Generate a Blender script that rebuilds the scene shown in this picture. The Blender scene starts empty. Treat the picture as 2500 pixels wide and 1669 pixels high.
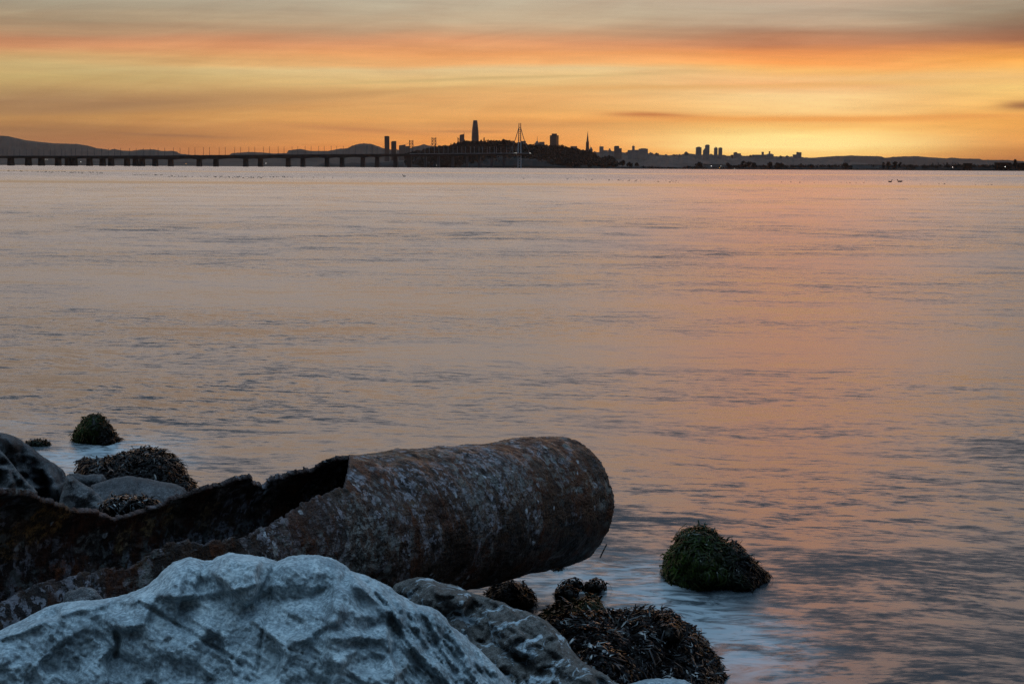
import bpy, bmesh, math, random
import numpy as np
from mathutils import Vector, Matrix, noise
from mathutils.geometry import delaunay_2d_cdt

random.seed(7)
rng = np.random.default_rng(7)
SC = bpy.context.scene
COL = SC.collection

# ------------------------------------------------------------------ camera
F = 3500.0                       # focal length in photo pixels (photo 2500 x 1669)
CAM = Vector((0, 0, 2.2))
PITCH = math.atan((834.5 - 409) / F)
ROLL = math.atan(0.0055)
ROT = Matrix.Rotation(math.pi / 2 - PITCH, 3, 'X') @ Matrix.Rotation(ROLL, 3, 'Z')
NROT = np.array(ROT)
NCAM = np.array(CAM)
cd = bpy.data.cameras.new('camera')
cam = bpy.data.objects.new('camera', cd)
COL.objects.link(cam)
cam.matrix_world = Matrix.Translation(CAM) @ ROT.to_4x4()
cd.sensor_width = 36.0
cd.lens = F / 2500 * 36
cd.clip_start = 0.05
cd.clip_end = 60000
SC.camera = cam
SC.render.resolution_x, SC.render.resolution_y = 1024, 683


def ats(px, py, d):
    """photo pixels -> world points standing at forward distance d (arrays)"""
    px, py, d = np.broadcast_arrays(np.asarray(px, float), np.asarray(py, float), np.asarray(d, float))
    v = np.stack([(px - 1250) / F, -(py - 834.5) / F, -np.ones_like(px)], -1) @ NROT.T
    return NCAM + v * (d / v[..., 1])[..., None]


def at(px, py, d):
    return Vector(ats(px, py, d))


def pixs(P):
    q = (np.asarray(P) - NCAM) @ NROT
    return 1250 + F * q[..., 0] / -q[..., 2], 834.5 - F * q[..., 1] / -q[..., 2]


def on_water(px, py):
    v = ROT @ Vector(((px - 1250) / F, -(py - 834.5) / F, -1))
    return CAM + v * (-CAM.z / v.z)


# ------------------------------------------------------------------ helpers
def lin(c):
    return tuple(((x / 255) / 12.92 if x / 255 <= .04045 else ((x / 255 + .055) / 1.055) ** 2.4) for x in c)


def tag(o, label=None, cat=None, group=None, kind=None):
    for k, v in (('label', label), ('category', cat), ('group', group), ('kind', kind)):
        if v:
            o[k] = v
    return o


def empty(name, loc, label=None, cat=None, group=None):
    o = bpy.data.objects.new(name, None)
    COL.objects.link(o)
    o.location = loc
    o.empty_display_size = .1
    bpy.context.view_layer.update()
    return tag(o, label, cat, group)


def mesh_obj(name, V, Fc, mat, parent=None, smooth=False, origin=None):
    """one mesh object from world-space vertices; origin = its base point"""
    V = np.asarray(V, float)
    org = np.array(origin if origin is not None else (parent.matrix_world.translation if parent else V.mean(0)), float)
    me = bpy.data.meshes.new(name)
    me.from_pydata((V - org).tolist(), [], [tuple(int(i) for i in f) for f in Fc])
    me.materials.append(mat)
    if smooth:
        me.polygons.foreach_set('use_smooth', [True] * len(me.polygons))
    o = bpy.data.objects.new(name, me)
    COL.objects.link(o)
    if parent:
        o.parent = parent
        o.location = Vector(org) - parent.matrix_world.translation
    else:
        o.location = org
    return o


class MB:
    """collects boxes, bars, prisms in world coordinates"""

    def __init__(s):
        s.V, s.F = [], []

    def add(s, V, Fc):
        n = len(s.V)
        s.V += [tuple(v) for v in V]
        s.F += [tuple(i + n for i in f) for f in Fc]
        return s

    def box(s, x0, x1, y0, y1, z0, z1, top=1.0, topx=None):
        cx, cy = (x0 + x1) / 2, (y0 + y1) / 2
        tx = (lambda x: cx + (x - cx) * top)
        ty = (lambda y: cy + (y - cy) * top)
        V = [(x0, y0, z0), (x1, y0, z0), (x1, y1, z0), (x0, y1, z0)] + \
            [(tx(x), ty(y), z1) for x, y in ((x0, y0), (x1, y0), (x1, y1), (x0, y1))]
        return s.add(V, [(0, 3, 2, 1), (4, 5, 6, 7), (0, 1, 5, 4), (1, 2, 6, 5), (2, 3, 7, 6), (3, 0, 4, 7)])

    def bar(s, a, b, r, r2=None, n=4):
        a, b = Vector(a), Vector(b)
        r2 = r if r2 is None else r2
        d = (b - a).normalized()
        u = d.orthogonal().normalized()
        w = d.cross(u)
        V = []
        for c, q in ((a, r), (b, r2)):
            for k in range(n):
                t = 2 * math.pi * (k + .5) / n
                V.append(c + (u * math.cos(t) + w * math.sin(t)) * q)
        Fc = [tuple(range(n))[::-1], tuple(range(n, 2 * n))]
        for k in range(n):
            j = (k + 1) % n
            Fc.append((k, j, n + j, n + k))
        return s.add(V, Fc)

    def lathe(s, c, prof, n=20, flat=1.0):
        c = Vector(c)
        V, Fc = [], []
        for r, z in prof:
            for k in range(n):
                t = 2 * math.pi * k / n
                V.append((c.x + r * math.cos(t), c.y + r * math.sin(t) * flat, c.z + z))
        for i in range(len(prof) - 1):
            for k in range(n):
                j = (k + 1) % n
                Fc.append((i * n + k, i * n + j, (i + 1) * n + j, (i + 1) * n + k))
        Fc.append(tuple(range(n))[::-1])
        Fc.append(tuple(range((len(prof) - 1) * n, len(prof) * n)))
        return s.add(V, Fc)

    def build(s, name, mat, parent=None, smooth=False, origin=None):
        return mesh_obj(name, s.V, s.F, mat, parent, smooth, origin)


# ------------------------------------------------------------------ node helper
class G:
    def __init__(s, tree):
        s.t = tree
        s.n = tree.nodes
        s.n.clear()

    def put(s, sock, v):
        if isinstance(v, bpy.types.NodeSocket):
            s.t.links.new(v, sock)
        elif v is not None:
            if sock.type == 'RGBA' and len(v) == 3:
                v = (*v, 1)
            sock.default_value = v

    def node(s, typ, out=0, props=None, **ins):
        n = s.n.new(typ)
        for k, v in (props or {}).items():
            setattr(n, k, v)
        for k, v in ins.items():
            key = int(k[1:]) if k[0] == '_' and k[1:].isdigit() else k.replace('_', ' ')
            s.put(n.inputs[key], v)
        return n.outputs[out] if out is not None else n

    def m(s, op, a, b=None, c=None, clamp=False):
        n = s.n.new('ShaderNodeMath')
        n.operation = op
        n.use_clamp = clamp
        for i, v in enumerate((a, b, c)):
            if v is not None:
                s.put(n.inputs[i], v)
        return n.outputs[0]

    def vm(s, op, a, b=None):
        n = s.n.new('ShaderNodeVectorMath')
        n.operation = op
        s.put(n.inputs[0], a)
        if b is not None:
            s.put(n.inputs[1], b)
        return n.outputs[0]

    def mix(s, f, a, b, blend='MIX'):
        n = s.n.new('ShaderNodeMix')
        n.data_type = 'RGBA'
        n.blend_type = blend
        s.put(n.inputs[0], f)
        s.put(n.inputs[6], a)
        s.put(n.inputs[7], b)
        return n.outputs[2]

    def sep(s, v):
        return s.node('ShaderNodeSeparateXYZ', None, _0=v).outputs

    def comb(s, x, y, z):
        return s.node('ShaderNodeCombineXYZ', 0, _0=x, _1=y, _2=z)

    def noise(s, vec, scale=1., detail=2., rough=.5, dist=0., out=0):
        return s.node('ShaderNodeTexNoise', out, Vector=vec, Scale=scale, Detail=detail, Roughness=rough, Distortion=dist)

    def sstep(s, v, a, b, lo=0., hi=1.):
        n = s.n.new('ShaderNodeMapRange')
        n.interpolation_type = 'SMOOTHSTEP'
        for i, q in enumerate((v, a, b, lo, hi)):
            s.put(n.inputs[i], q)
        return n.outputs[0]

    def ramp(s, f, stops, interp='LINEAR'):
        n = s.n.new('ShaderNodeValToRGB')
        n.color_ramp.interpolation = interp
        e = n.color_ramp.elements
        while len(e) < len(stops):
            e.new(.5)
        for el, (p, c) in zip(e, stops):
            el.position = p
        for el, (p, c) in zip(e, stops):
            el.color = (*c, 1) if len(c) == 3 else c
        s.put(n.inputs[0], f)
        return n.outputs[0]


def material(name):
    m = bpy.data.materials.new(name)
    m.use_nodes = True
    g = G(m.node_tree)
    out = g.n.new('ShaderNodeOutputMaterial')
    return m, g, out


def principled(g, out, color, rough=.7, normal=None, spec=None, metal=None, **kw):
    b = g.n.new('ShaderNodeBsdfPrincipled')
    g.put(b.inputs['Base Color'], color)
    g.put(b.inputs['Roughness'], rough)
    if normal is not None:
        g.put(b.inputs['Normal'], normal)
    if spec is not None:
        g.put(b.inputs['Specular IOR Level'], spec)
    if metal is not None:
        g.put(b.inputs['Metallic'], metal)
    for k, v in kw.items():
        g.put(b.inputs[k.replace('_', ' ')], v)
    g.t.links.new(b.outputs[0], out.inputs[0])
    return b


def bump(g, h, strength=.5, dist=.02, normal=None):
    return g.node('ShaderNodeBump', 0, Strength=strength, Distance=dist, Height=h, Normal=normal)


# ------------------------------------------------------------------ sky (world) and sun
SUN_U, SUN_EL = (1960 - 1250) / F, math.radians(1.8)
SUN_AZ = math.atan(SUN_U)


def make_sky():
    w = bpy.data.worlds.new('World')
    SC.world = w
    w.use_nodes = True
    g = G(w.node_tree)
    out = g.n.new('ShaderNodeOutputWorld')
    d = g.node('ShaderNodeTexCoord', 0)
    x, y, z = g.sep(d)
    yc = g.m('MAXIMUM', y, .2)
    U = g.m('DIVIDE', x, yc)                 # tangent of azimuth from the view axis (west)
    V = g.m('DIVIDE', z, yc)                 # tangent of elevation
    # long streaks: displacement and tint noise
    st = g.noise(g.comb(g.m('MULTIPLY', U, 3.2), g.m('ADD', g.m('MULTIPLY', V, 42.), g.m('MULTIPLY', U, -1.5)), 3.1), 1., 4., .55)
    st2 = g.noise(g.comb(g.m('MULTIPLY', U, 7.), g.m('ADD', g.m('MULTIPLY', V, 160.), g.m('MULTIPLY', U, 4.)), 8.7), 1., 4., .6)
    big = g.noise(g.comb(g.m('MULTIPLY', U, 4.), g.m('MULTIPLY', V, 12.), 1.3), 1., 2., .5)
    Vw = g.m('ADD', V, g.m('MULTIPLY', g.m('SUBTRACT', st, .5), .014))
    Vw = g.m('ADD', Vw, g.m('MULTIPLY', g.m('SUBTRACT', big, .5), .012))
    fac = g.m('DIVIDE', Vw, .13)

    def rp(stops):
        s2 = [(max(0, min(1, (409 - yy) / F / .13)), lin(c)) for yy, c in stops]
        s2.sort(key=lambda q: q[0])
        return g.ramp(fac, s2, 'B_SPLINE' if False else 'LINEAR')

    C = rp([(-45, (168, 166, 158)), (0, (186, 173, 150)), (60, (196, 173, 143)), (92, (200, 160, 125)), (115, (222, 157, 112)),
            (140, (240, 166, 104)), (165, (244, 178, 114)), (181, (228, 195, 142)), (215, (233, 192, 128)), (250, (234, 176, 110)),
            (290, (240, 174, 100)), (330, (234, 158, 88)), (352, (241, 158, 82)), (378, (240, 146, 72)), (409, (225, 140, 70))])
    L = rp([(-45, (160, 160, 155)), (0, (158, 149, 130)), (60, (170, 147, 118)), (85, (182, 146, 112)), (104, (194, 138, 102)), (125, (212, 148, 104)),
            (150, (208, 166, 112)), (172, (205, 178, 122)), (200, (198, 168, 110)), (230, (184, 150, 100)), (262, (168, 130, 92)),
            (300, (190, 140, 84)), (330, (165, 120, 80)), (370, (165, 112, 78)), (409, (150, 100, 72))])
    R = rp([(-45, (150, 148, 142)), (0, (148, 136, 116)), (50, (144, 122, 99)), (82, (146, 110, 88)), (106, (165, 110, 80)), (122, (218, 142, 78)),
            (146, (250, 174, 84)), (168, (246, 185, 102)), (192, (240, 190, 120)), (222, (253, 208, 124)), (255, (246, 190, 108)),
            (290, (248, 176, 88)), (330, (238, 160, 80)), (362, (208, 134, 72)), (385, (176, 112, 70)), (409, (160, 100, 64))])
    low = g.mix(g.sstep(U, .02, -.36), C, L)
    low = g.mix(g.sstep(U, .10, .38), low, R)
    S = rp([(-45, (165, 160, 150)), (0, (174, 163, 145)), (60, (196, 168, 140)), (85, (178, 130, 100)), (110, (196, 132, 95)), (130, (232, 148, 88)), (160, (255, 168, 92)), (175, (255, 190, 110)),
            (195, (253, 200, 135)), (210, (250, 185, 125)), (240, (254, 212, 148)), (275, (255, 210, 140)), (292, (255, 186, 105)), (305, (255, 195, 110)), (330, (268, 236, 152)), (355, (272, 244, 162)),
            (372, (262, 205, 105)), (384, (246, 158, 68)), (409, (225, 140, 70))])
    us = g.m('DIVIDE', g.m('SUBTRACT', U, .195), .09)
    low = g.mix(g.m('EXPONENT', g.m('MULTIPLY', g.m('MULTIPLY', us, us), -1.)), low, S)
    # fine wisps
    k = g.m('ADD', 1., g.m('MULTIPLY', g.m('SUBTRACT', st2, .5), .42))
    low = g.vm('MULTIPLY', low, g.comb(k, g.m('ADD', g.m('MULTIPLY', k, .96), .04), g.m('ADD', g.m('MULTIPLY', k, .8), .2)))
    tn = g.noise(g.comb(g.m('MULTIPLY', U, 9.), g.m('ADD', g.m('MULTIPLY', V, 70.), g.m('MULTIPLY', U, -6.)), 21.), 1., 5., .62, .6)
    tk = g.m('ADD', 1., g.m('MULTIPLY', g.m('SUBTRACT', tn, .5), .5))
    low = g.vm('MULTIPLY', low, g.comb(g.m('ADD', g.m('MULTIPLY', tk, .6), .4), tk, g.m('ADD', g.m('MULTIPLY', tk, 1.1), -.1)))
    # single cloud streaks: centre, half width, half height, slope (photo pixels), colour, strength
    for cx, cy, rx, ry, sl, c, s in (
            (1585, 283, 105, 6, .02, (196, 120, 72), 1.), (1640, 289, 80, 5, .03, (224, 150, 88), .6), (2480, 260, 60, 12, -.02, (160, 108, 72), .95),
            (1960, 293, 420, 7, -.01, (240, 158, 80), .9), (2330, 287, 240, 5, -.02, (236, 160, 88), .7), (240, 265, 420, 15, -.05, (162, 124, 88), .75),
            (760, 242, 420, 7, -.07, (196, 150, 98), .6), (430, 334, 150, 4, .03, (150, 106, 78), .6), (870, 318, 170, 5, .05, (196, 128, 84), .6),
            (1130, 321, 110, 4, .0, (180, 120, 84), .65), (1180, 308, 330, 8, -.01, (206, 146, 92), .55), (1150, 197, 460, 4, -.035, (206, 174, 118), .7),
            (1500, 219, 420, 6, -.02, (228, 174, 108), .75), (2150, 207, 420, 8, -.03, (238, 184, 108), .55), (2150, 384, 260, 6, .05, (246, 160, 78), .5)):
        dx = g.m('SUBTRACT', U, (cx - 1250) / F)
        dv = g.m('SUBTRACT', g.m('ADD', V, g.m('MULTIPLY', dx, sl)), (409 + .0055 * (cx - 1250) - cy) / F)
        dv = g.m('ADD', dv, g.m('MULTIPLY', g.m('SUBTRACT', st2, .5), .004))
        e = g.m('ADD', g.m('POWER', g.m('ABSOLUTE', g.m('DIVIDE', dx, rx / F)), 2.), g.m('POWER', g.m('ABSOLUTE', g.m('DIVIDE', dv, ry / F)), 2.))
        e = g.m('MULTIPLY', g.m('EXPONENT', g.m('MULTIPLY', e, -1.)), s)
        low = g.mix(e, low, lin(c))
    # glow where the sun has just gone behind the hills

    def gauss(u0, v0, ru, rv, s):
        a = g.m('POWER', g.m('ABSOLUTE', g.m('DIVIDE', g.m('SUBTRACT', U, u0), ru)), 2.)
        b = g.m('POWER', g.m('ABSOLUTE', g.m('DIVIDE', g.m('SUBTRACT', Vw, v0), rv)), 2.)
        return g.m('MULTIPLY', g.m('EXPONENT', g.m('MULTIPLY', g.m('ADD', a, b), -1.)), s)
    low = g.mix(gauss(SUN_U, .022, .16, .022, .10), low, lin((255, 204, 106)))
    low = g.mix(gauss(SUN_U, .0150, .085, .012, .55), low, (1.15, .86, .33))
    # away from the sunset the low sky is a dim dusk blue-grey
    low = g.mix(g.sstep(y, .75, .05), low, lin((96, 102, 114)))
    # upper sky
    el = g.m('DIVIDE', g.m('ARCSINE', z), math.pi / 2)
    up = g.ramp(el, [(0., lin((190, 172, 156))), (.085, lin((248, 219, 190))), (.12, lin((262, 238, 224))), (.155, lin((222, 212, 214))), (.20, lin((124, 128, 138))), (.26, lin((70, 80, 94))),
                     (.44, lin((88, 112, 138))), (.60, (.45, .76, 1.08)), (.78, (1.3, 2.0, 2.65)), (1., (2.5, 3.6, 4.5))])
    east = g.ramp(el, [(0., lin((52, 60, 74))), (.2, lin((62, 78, 98))), (.42, lin((90, 120, 150))), (.60, (.45, .76, 1.08)), (.78, (1.3, 2.0, 2.65)), (1., (2.5, 3.6, 4.5))])
    up = g.mix(g.sstep(y, .45, -.35), up, east)
    sd_ = g.m('MAXIMUM', g.sstep(U, .24, .5), g.sstep(U, -.15, -.6, 0., .45))
    up = g.mix(g.m('MULTIPLY', sd_, .75), up, g.vm('MULTIPLY', up, (.52, .56, .62)))
    up = g.mix(gauss(SUN_U - .01, .125, .105, .11, .95), up, lin((312, 196, 134)))
    sky = g.mix(g.sstep(V, .105, .15), low, up)
    bg = g.node('ShaderNodeBackground', 0, Color=sky, Strength=1.)
    nt = g.n.new('ShaderNodeTexSky')
    nt.sky_type = 'NISHITA'
    nt.sun_disc = False
    nt.sun_elevation = SUN_EL
    nt.sun_rotation = SUN_AZ
    ns = g.node('ShaderNodeBackground', 0, Color=nt.outputs[0], Strength=g.m('MULTIPLY', g.sstep(V, .16, .6), .08))
    g.t.links.new(g.node('ShaderNodeAddShader', 0, _0=bg, _1=ns), out.inputs[0])
    w.cycles.sampling_method = 'MANUAL'
    w.cycles.sample_map_resolution = 1024

    sd = bpy.data.lights.new('sun', 'SUN')
    sd.energy = .012
    sd.angle = math.radians(20)
    sd.color = (1., .52, .22)
    so = bpy.data.objects.new('sun', sd)
    COL.objects.link(so)
    dirv = Vector((math.sin(SUN_AZ) * math.cos(SUN_EL), math.cos(SUN_AZ) * math.cos(SUN_EL), math.sin(SUN_EL)))
    so.rotation_euler = dirv.to_track_quat('Z', 'Y').to_euler()


make_sky()
SC.view_settings.view_transform = 'Standard'
SC.view_settings.look = 'None'
SC.view_settings.exposure = 0
SC.view_settings.gamma = 1


# ------------------------------------------------------------------ water
def make_water():
    m, g, out = material('sea_water')
    P = g.node('ShaderNodeNewGeometry', 0)
    x, y, z = g.sep(P)
    # wind-rippled patches against smoother slicks
    patch = g.noise(g.comb(g.m('MULTIPLY', x, .10), g.m('MULTIPLY', y, .16), 2.), 1., 3., .55)
    patch2 = g.noise(g.comb(g.m('MULTIPLY', x, .012), g.m('MULTIPLY', y, .03), 5.), 1., 2., .5)
    pm = g.sstep(patch, .36, .62, .55, 1.5)
    pm = g.m('MULTIPLY', pm, g.sstep(patch2, .35, .65, .8, 1.2))
    wob = g.noise(g.comb(g.m('MULTIPLY', x, .35), g.m('MULTIPLY', y, .5), 0.), 1., 1., .5)
    yy = g.m('ADD', g.m('ADD', y, g.m('MULTIPLY', x, .12)), g.m('MULTIPLY', wob, .9))

    def layer(fx, fy, seed, det, amp_x, amp_y):
        c = g.noise(g.comb(g.m('MULTIPLY', x, fx), g.m('MULTIPLY', yy, fy), seed), 1., det, .66, 0., 1)
        cr, cg, cb = g.sep(g.node('ShaderNodeVectorMath', 0, {'operation': 'SUBTRACT'}, _0=c, _1=(.5, .5, .5)))
        return g.m('MULTIPLY', cr, amp_x), g.m('MULTIPLY', cg, amp_y)
    ax, ay = layer(3.4, 10., 0., 6., .19, .37)
    bx, by = layer(.34, .95, 7., 3., .07, .25)
    cx_, cy_ = layer(11., 34., 13., 3., .08, .22)
    dx_, dy_ = layer(.62, .36, 19., 3., .05, .17)
    dm = g.sstep(y, 18., 60.)
    cx_ = g.m('ADD', cx_, g.m('MULTIPLY', dx_, dm))
    cy_ = g.m('ADD', cy_, g.m('MULTIPLY', dy_, dm))
    sx = g.m('ADD', g.m('ADD', ax, bx), cx_)
    sy = g.m('ADD', g.m('ADD', ay, by), cy_)
    # calm line far out, then a rougher reach before the far shore
    calm = g.m('MULTIPLY', g.sstep(y, 170, 186), g.sstep(y, 214, 196))
    calm2 = g.m('MULTIPLY', g.sstep(y, 500, 540), g.sstep(y, 640, 590))
    lf = g.m('MULTIPLY', g.sstep(x, -1., -3.2, 0., 1.5), g.sstep(y, 24., 12.))
    mid_ = g.m('MULTIPLY', g.sstep(y, 12., 22., 0., .15), g.sstep(y, 120., 60.))
    lf = g.m('ADD', lf, mid_)
    pm = g.m('MULTIPLY', pm, g.m('ADD', g.m('ADD', .9, lf), g.sstep(y, 16., 7., 0., .9)))
    amp = g.m('MULTIPLY', pm, g.m('SUBTRACT', 1., g.m('MULTIPLY', g.m('MAXIMUM', calm, calm2), .75)))
    far = g.sstep(y, 205, 330)
    tilt = g.m('ADD', g.m('MULTIPLY', far, .045), g.sstep(y, 8., 45., .0, .062))
    tilt = g.m('MULTIPLY', tilt, g.m('SUBTRACT', 1., g.m('MULTIPLY', g.m('MAXIMUM', calm, calm2), .8)))
    sx = g.m('MULTIPLY', sx, amp)
    sy = g.m('SUBTRACT', g.m('MULTIPLY', sy, amp), tilt)
    # facets that lean away at a grazing view are hidden behind the crest in front
    sy = g.m('SMOOTH_MIN', sy, g.sstep(y, 12., 50., .055, .0), .05)
    N = g.vm('NORMALIZE', g.comb(sx, sy, 1.))
    # milky wash round the near rocks
    fo = None
    for px, py, r, s in ((1600, 1450, .30, .8), (1720, 1530, .42, .75), (1820, 1560, .4, .5), (1700, 1590, .35, .5), (1600, 1400, .25, .5), (1540, 1470, .4, .4),
                         (1400, 1420, .4, .55), (1500, 1385, .35, .45), (1300, 1440, .3, .5), (370, 1085, .45, .4), (440, 1125, .3, .4), (20, 1040, .6, .4), (230, 1112, .55, .75), (150, 1125, .45, .7), (300, 1090, .5, .35), (1840, 1640, .4, .3)):
        c = on_water(px, py)
        dd = g.m('ADD', g.m('POWER', g.m('ABSOLUTE', g.m('DIVIDE', g.m('SUBTRACT', x, c.x), r * .75)), 2.), g.m('POWER', g.m('ABSOLUTE', g.m('DIVIDE', g.m('SUBTRACT', y, c.y), r)), 2.))
        e = g.m('MULTIPLY', g.m('EXPONENT', g.m('MULTIPLY', dd, -1.)), s)
        fo = e if fo is None else g.m('ADD', fo, e)
    fn = g.noise(g.comb(g.m('MULTIPLY', x, 3.2), g.m('MULTIPLY', yy, 8.), 4.), 1., 6., .68, 1.4)
    fo = g.m('MULTIPLY', fo, g.sstep(fn, .36, .64, .1, 1.2), clamp=True)
    b = g.n.new('ShaderNodeBsdfPrincipled')
    g.put(b.inputs['Base Color'], (.014, .019, .024))
    g.put(b.inputs['Roughness'], g.sstep(y, 8, 120, .23, .17))
    g.put(b.inputs['IOR'], 1.52)
    g.put(b.inputs['Normal'], N)
    df = g.node('ShaderNodeBsdfDiffuse', 0, Color=(.48, .55, .59))
    mx = g.node('ShaderNodeMixShader', 0, _0=g.m('MULTIPLY', fo, .5), _1=b.outputs[0], _2=df)
    g.t.links.new(mx, out.inputs[0])
    xs = [-7300, 7300]
    V = [(-7300, -50, 0), (7300, -50, 0), (7300, 17300, 0), (-7300, 17300, 0)]
    o = mesh_obj('water', V, [(0, 1, 2, 3)], m, origin=(0, 0, 0))
    tag(o, kind='structure')


make_water()


# ------------------------------------------------------------------ haze
def make_haze():
    m, g, out = material('haze_air')
    v = g.n.new('ShaderNodeVolumePrincipled')
    g.put(v.inputs['Color'], (1., .64, .47))
    g.put(v.inputs['Density'], 0.75e-5)
    g.put(v.inputs['Anisotropy'], .75)
    g.t.links.new(v.outputs[0], out.inputs['Volume'])
    b = MB().box(-7600, 7600, -120, 17600, -9, 470)
    o = b.build('haze', m, origin=(0, 0, 0))
    tag(o, kind='stuff')


make_haze()


# ------------------------------------------------------------------ shore ground under the boulders
def shore_z(X, Y):
    s = np.interp(X, [-6, -2.4, -1.2, 0, .7, 1.3, 2.2, 5], [9.0, 8.2, 7.6, 6.5, 5.6, 4.8, 3.9, 3.1])
    z = .13 * (s - Y)
    t = np.clip((3.5 - Y) / 1.6, 0, 1)
    return np.clip(z + .30 * t * t * (3 - 2 * t), -.7, 1.6)


def simple_mat(name, col, rough=.8, var=.35, scale=.02, spec=.3):
    m, g, out = material(name)
    P = g.node('ShaderNodeTexCoord', 3)
    n = g.noise(P, scale, 4., .6)
    c = g.mix(g.sstep(n, .3, .7), tuple(x * (1 - var) for x in col), tuple(min(1, x * (1 + var)) for x in col))
    principled(g, out, c, rough, spec=spec)
    return m


def rock_mat(name, dark, mid, light, scale=4., vein=0., wet=0., bstr=.5, patch=None, patch_amt=.6, strata=None):
    m, g, out = material(name)
    P = g.node('ShaderNodeTexCoord', 3)
    if strata:
        P = g.vm('MULTIPLY', g.node('ShaderNodeVectorRotate', 0, {'rotation_type': 'EULER_XYZ'}, Vector=P, Rotation=strata), (1, 1, 2.6))
    n1 = g.noise(P, scale, 5., .6, .3)
    n2 = g.noise(P, scale * 8, 5., .62)
    n3 = g.noise(P, scale * 42, 3., .6)
    f = g.m('ADD', g.m('MULTIPLY', n1, .24), g.m('ADD', g.m('MULTIPLY', n2, .30), g.m('MULTIPLY', n3, .46)))
    c = g.ramp(f, [(.42, dark), (.50, mid), (.585, light)])
    if patch:
        pn = g.noise(P, scale * 1.7, 5., .7, .8)
        c = g.mix(g.sstep(pn, .54, .62, 0, patch_amt), c, patch)
    if vein:
        wv = g.m('ABSOLUTE', g.m('SUBTRACT', g.noise(P, scale * .7, 5., .7, .5), .5))
        wm = g.sstep(g.noise(P, scale * 1.3, 3., .6), .45, .6)
        c = g.mix(g.m('MULTIPLY', g.sstep(wv, .022, .0, 0., vein), wm), c, light)
        ck = g.m('ABSOLUTE', g.m('SUBTRACT', g.noise(g.vm('ADD', P, (7., 3., 1.)), scale * .5, 4., .65, .3), .5))
        c = g.mix(g.sstep(ck, .02, .0, 0., .35), c, tuple(q * .5 for q in dark))
    h = g.m('ADD', g.m('MULTIPLY', n2, .7), g.m('MULTIPLY', n3, .35))
    nb = bump(g, h, bstr, .022)
    principled(g, out, c, g.sstep(n2, .3, .7, .82 - .45 * wet, .92 - .35 * wet), nb, spec=.25 + .3 * wet)
    return m


MAT_SHORE = rock_mat('shore_stones', (.012, .011, .010), (.03, .028, .026), (.06, .055, .05), 6., wet=.5, bstr=.8)


def make_shore():
    xs = np.linspace(-7, 5, 150)
    ys = np.concatenate([np.linspace(-4, 2, 20), np.linspace(2.1, 13, 150)])
    X, Y = np.meshgrid(xs, ys)
    Z = shore_z(X, Y)
    V = np.stack([X, Y, Z], -1).reshape(-1, 3)
    for v in V:
        v[2] += .16 * (noise.fractal(Vector((v[0] * 3, v[1] * 3, 0)), .8, 2., 4)) * (1 if v[2] > .2 else max(.15, v[2] / .2))
    n, k = X.shape
    Fc = [(i * k + j, i * k + j + 1, (i + 1) * k + j + 1, (i + 1) * k + j) for i in range(n - 1) for j in range(k - 1)]
    tag(mesh_obj('shore_ground', V, Fc, MAT_SHORE, smooth=True, origin=(0, 0, 0)), kind='structure')


make_shore()


# ------------------------------------------------------------------ boulders
def poly_inside(P, poly):
    x, y = P[:, 0], P[:, 1]
    ins = np.zeros(len(P), bool)
    x0, y0 = poly[:, 0], poly[:, 1]
    x1, y1 = np.roll(x0, -1), np.roll(y0, -1)
    for a, b, c, d in zip(x0, y0, x1, y1):
        if b == d:
            continue
        k = ((b > y) != (d > y)) & (x < (c - a) * (y - b) / (d - b) + a)
        ins ^= k
    return ins


def seg_dist(P, poly, closed=True):
    best = np.full(len(P), 1e9)
    m = len(poly)
    for i in range(m if closed else m - 1):
        a, b = poly[i], poly[(i + 1) % m]
        ab = b - a
        t = np.clip(((P - a) @ ab) / max(1e-9, ab @ ab), 0, 1)
        q = a + t[:, None] * ab - P
        best = np.minimum(best, np.hypot(q[:, 0], q[:, 1]))
    return best


def resample(poly, step, jit, seed):
    out = []
    m = len(poly)
    acc = 0.
    for i in range(m):
        a, b = np.array(poly[i], float), np.array(poly[(i + 1) % m], float)
        L = np.hypot(*(b - a))
        n = max(1, int(round(L / step)))
        nv = np.array([-(b - a)[1], (b - a)[0]]) / max(L, 1e-9)
        for k in range(n):
            s = acc + L * k / n
            q = noise.fractal(Vector((s * .035, seed * 3.7, 0)), .6, 2., 4) * jit
            out.append(a + (b - a) * k / n + nv * q)
        acc += L
    return np.array(out)


def facets(P, ymin, cell, amp, seed, sharp=.07, crack=0.):
    """fractured planes: each cell has a plane of its own, blended over a narrow seam (metres)"""
    r = np.random.default_rng(seed)
    lo, hi = P.min(0), P.max(0)
    n = max(3, int((hi - lo).prod() / cell ** 2))
    S = lo + r.random((n, 2)) * (hi - lo)
    Gd = r.normal(size=(n, 2)) * amp / cell
    c0 = r.normal(size=n) * amp * .2
    out = np.zeros(len(P))
    jx = np.array([noise.noise_vector(Vector((q[0] * 1.1 / cell, q[1] * 1.1 / cell, seed)))[:2] for q in P]) * cell * .16
    P = P + jx
    for i0 in range(0, len(P), 4000):
        Q = P[i0:i0 + 4000]
        D = Q[:, None, :] - S[None]
        d = np.hypot(D[..., 0], D[..., 1])
        w = -d / (cell * sharp)
        w = np.exp(w - w.max(1, keepdims=True))
        w /= w.sum(1, keepdims=True)
        pl = c0[None] + (D * Gd[None]).sum(-1)
        d2 = np.partition(d, 1, axis=1)[:, :2]
        out[i0:i0 + 4000] = (w * pl).sum(1) - crack * np.exp(-((d2[:, 1] - d2[:, 0]) / 4.5) ** 2)
    return out


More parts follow.
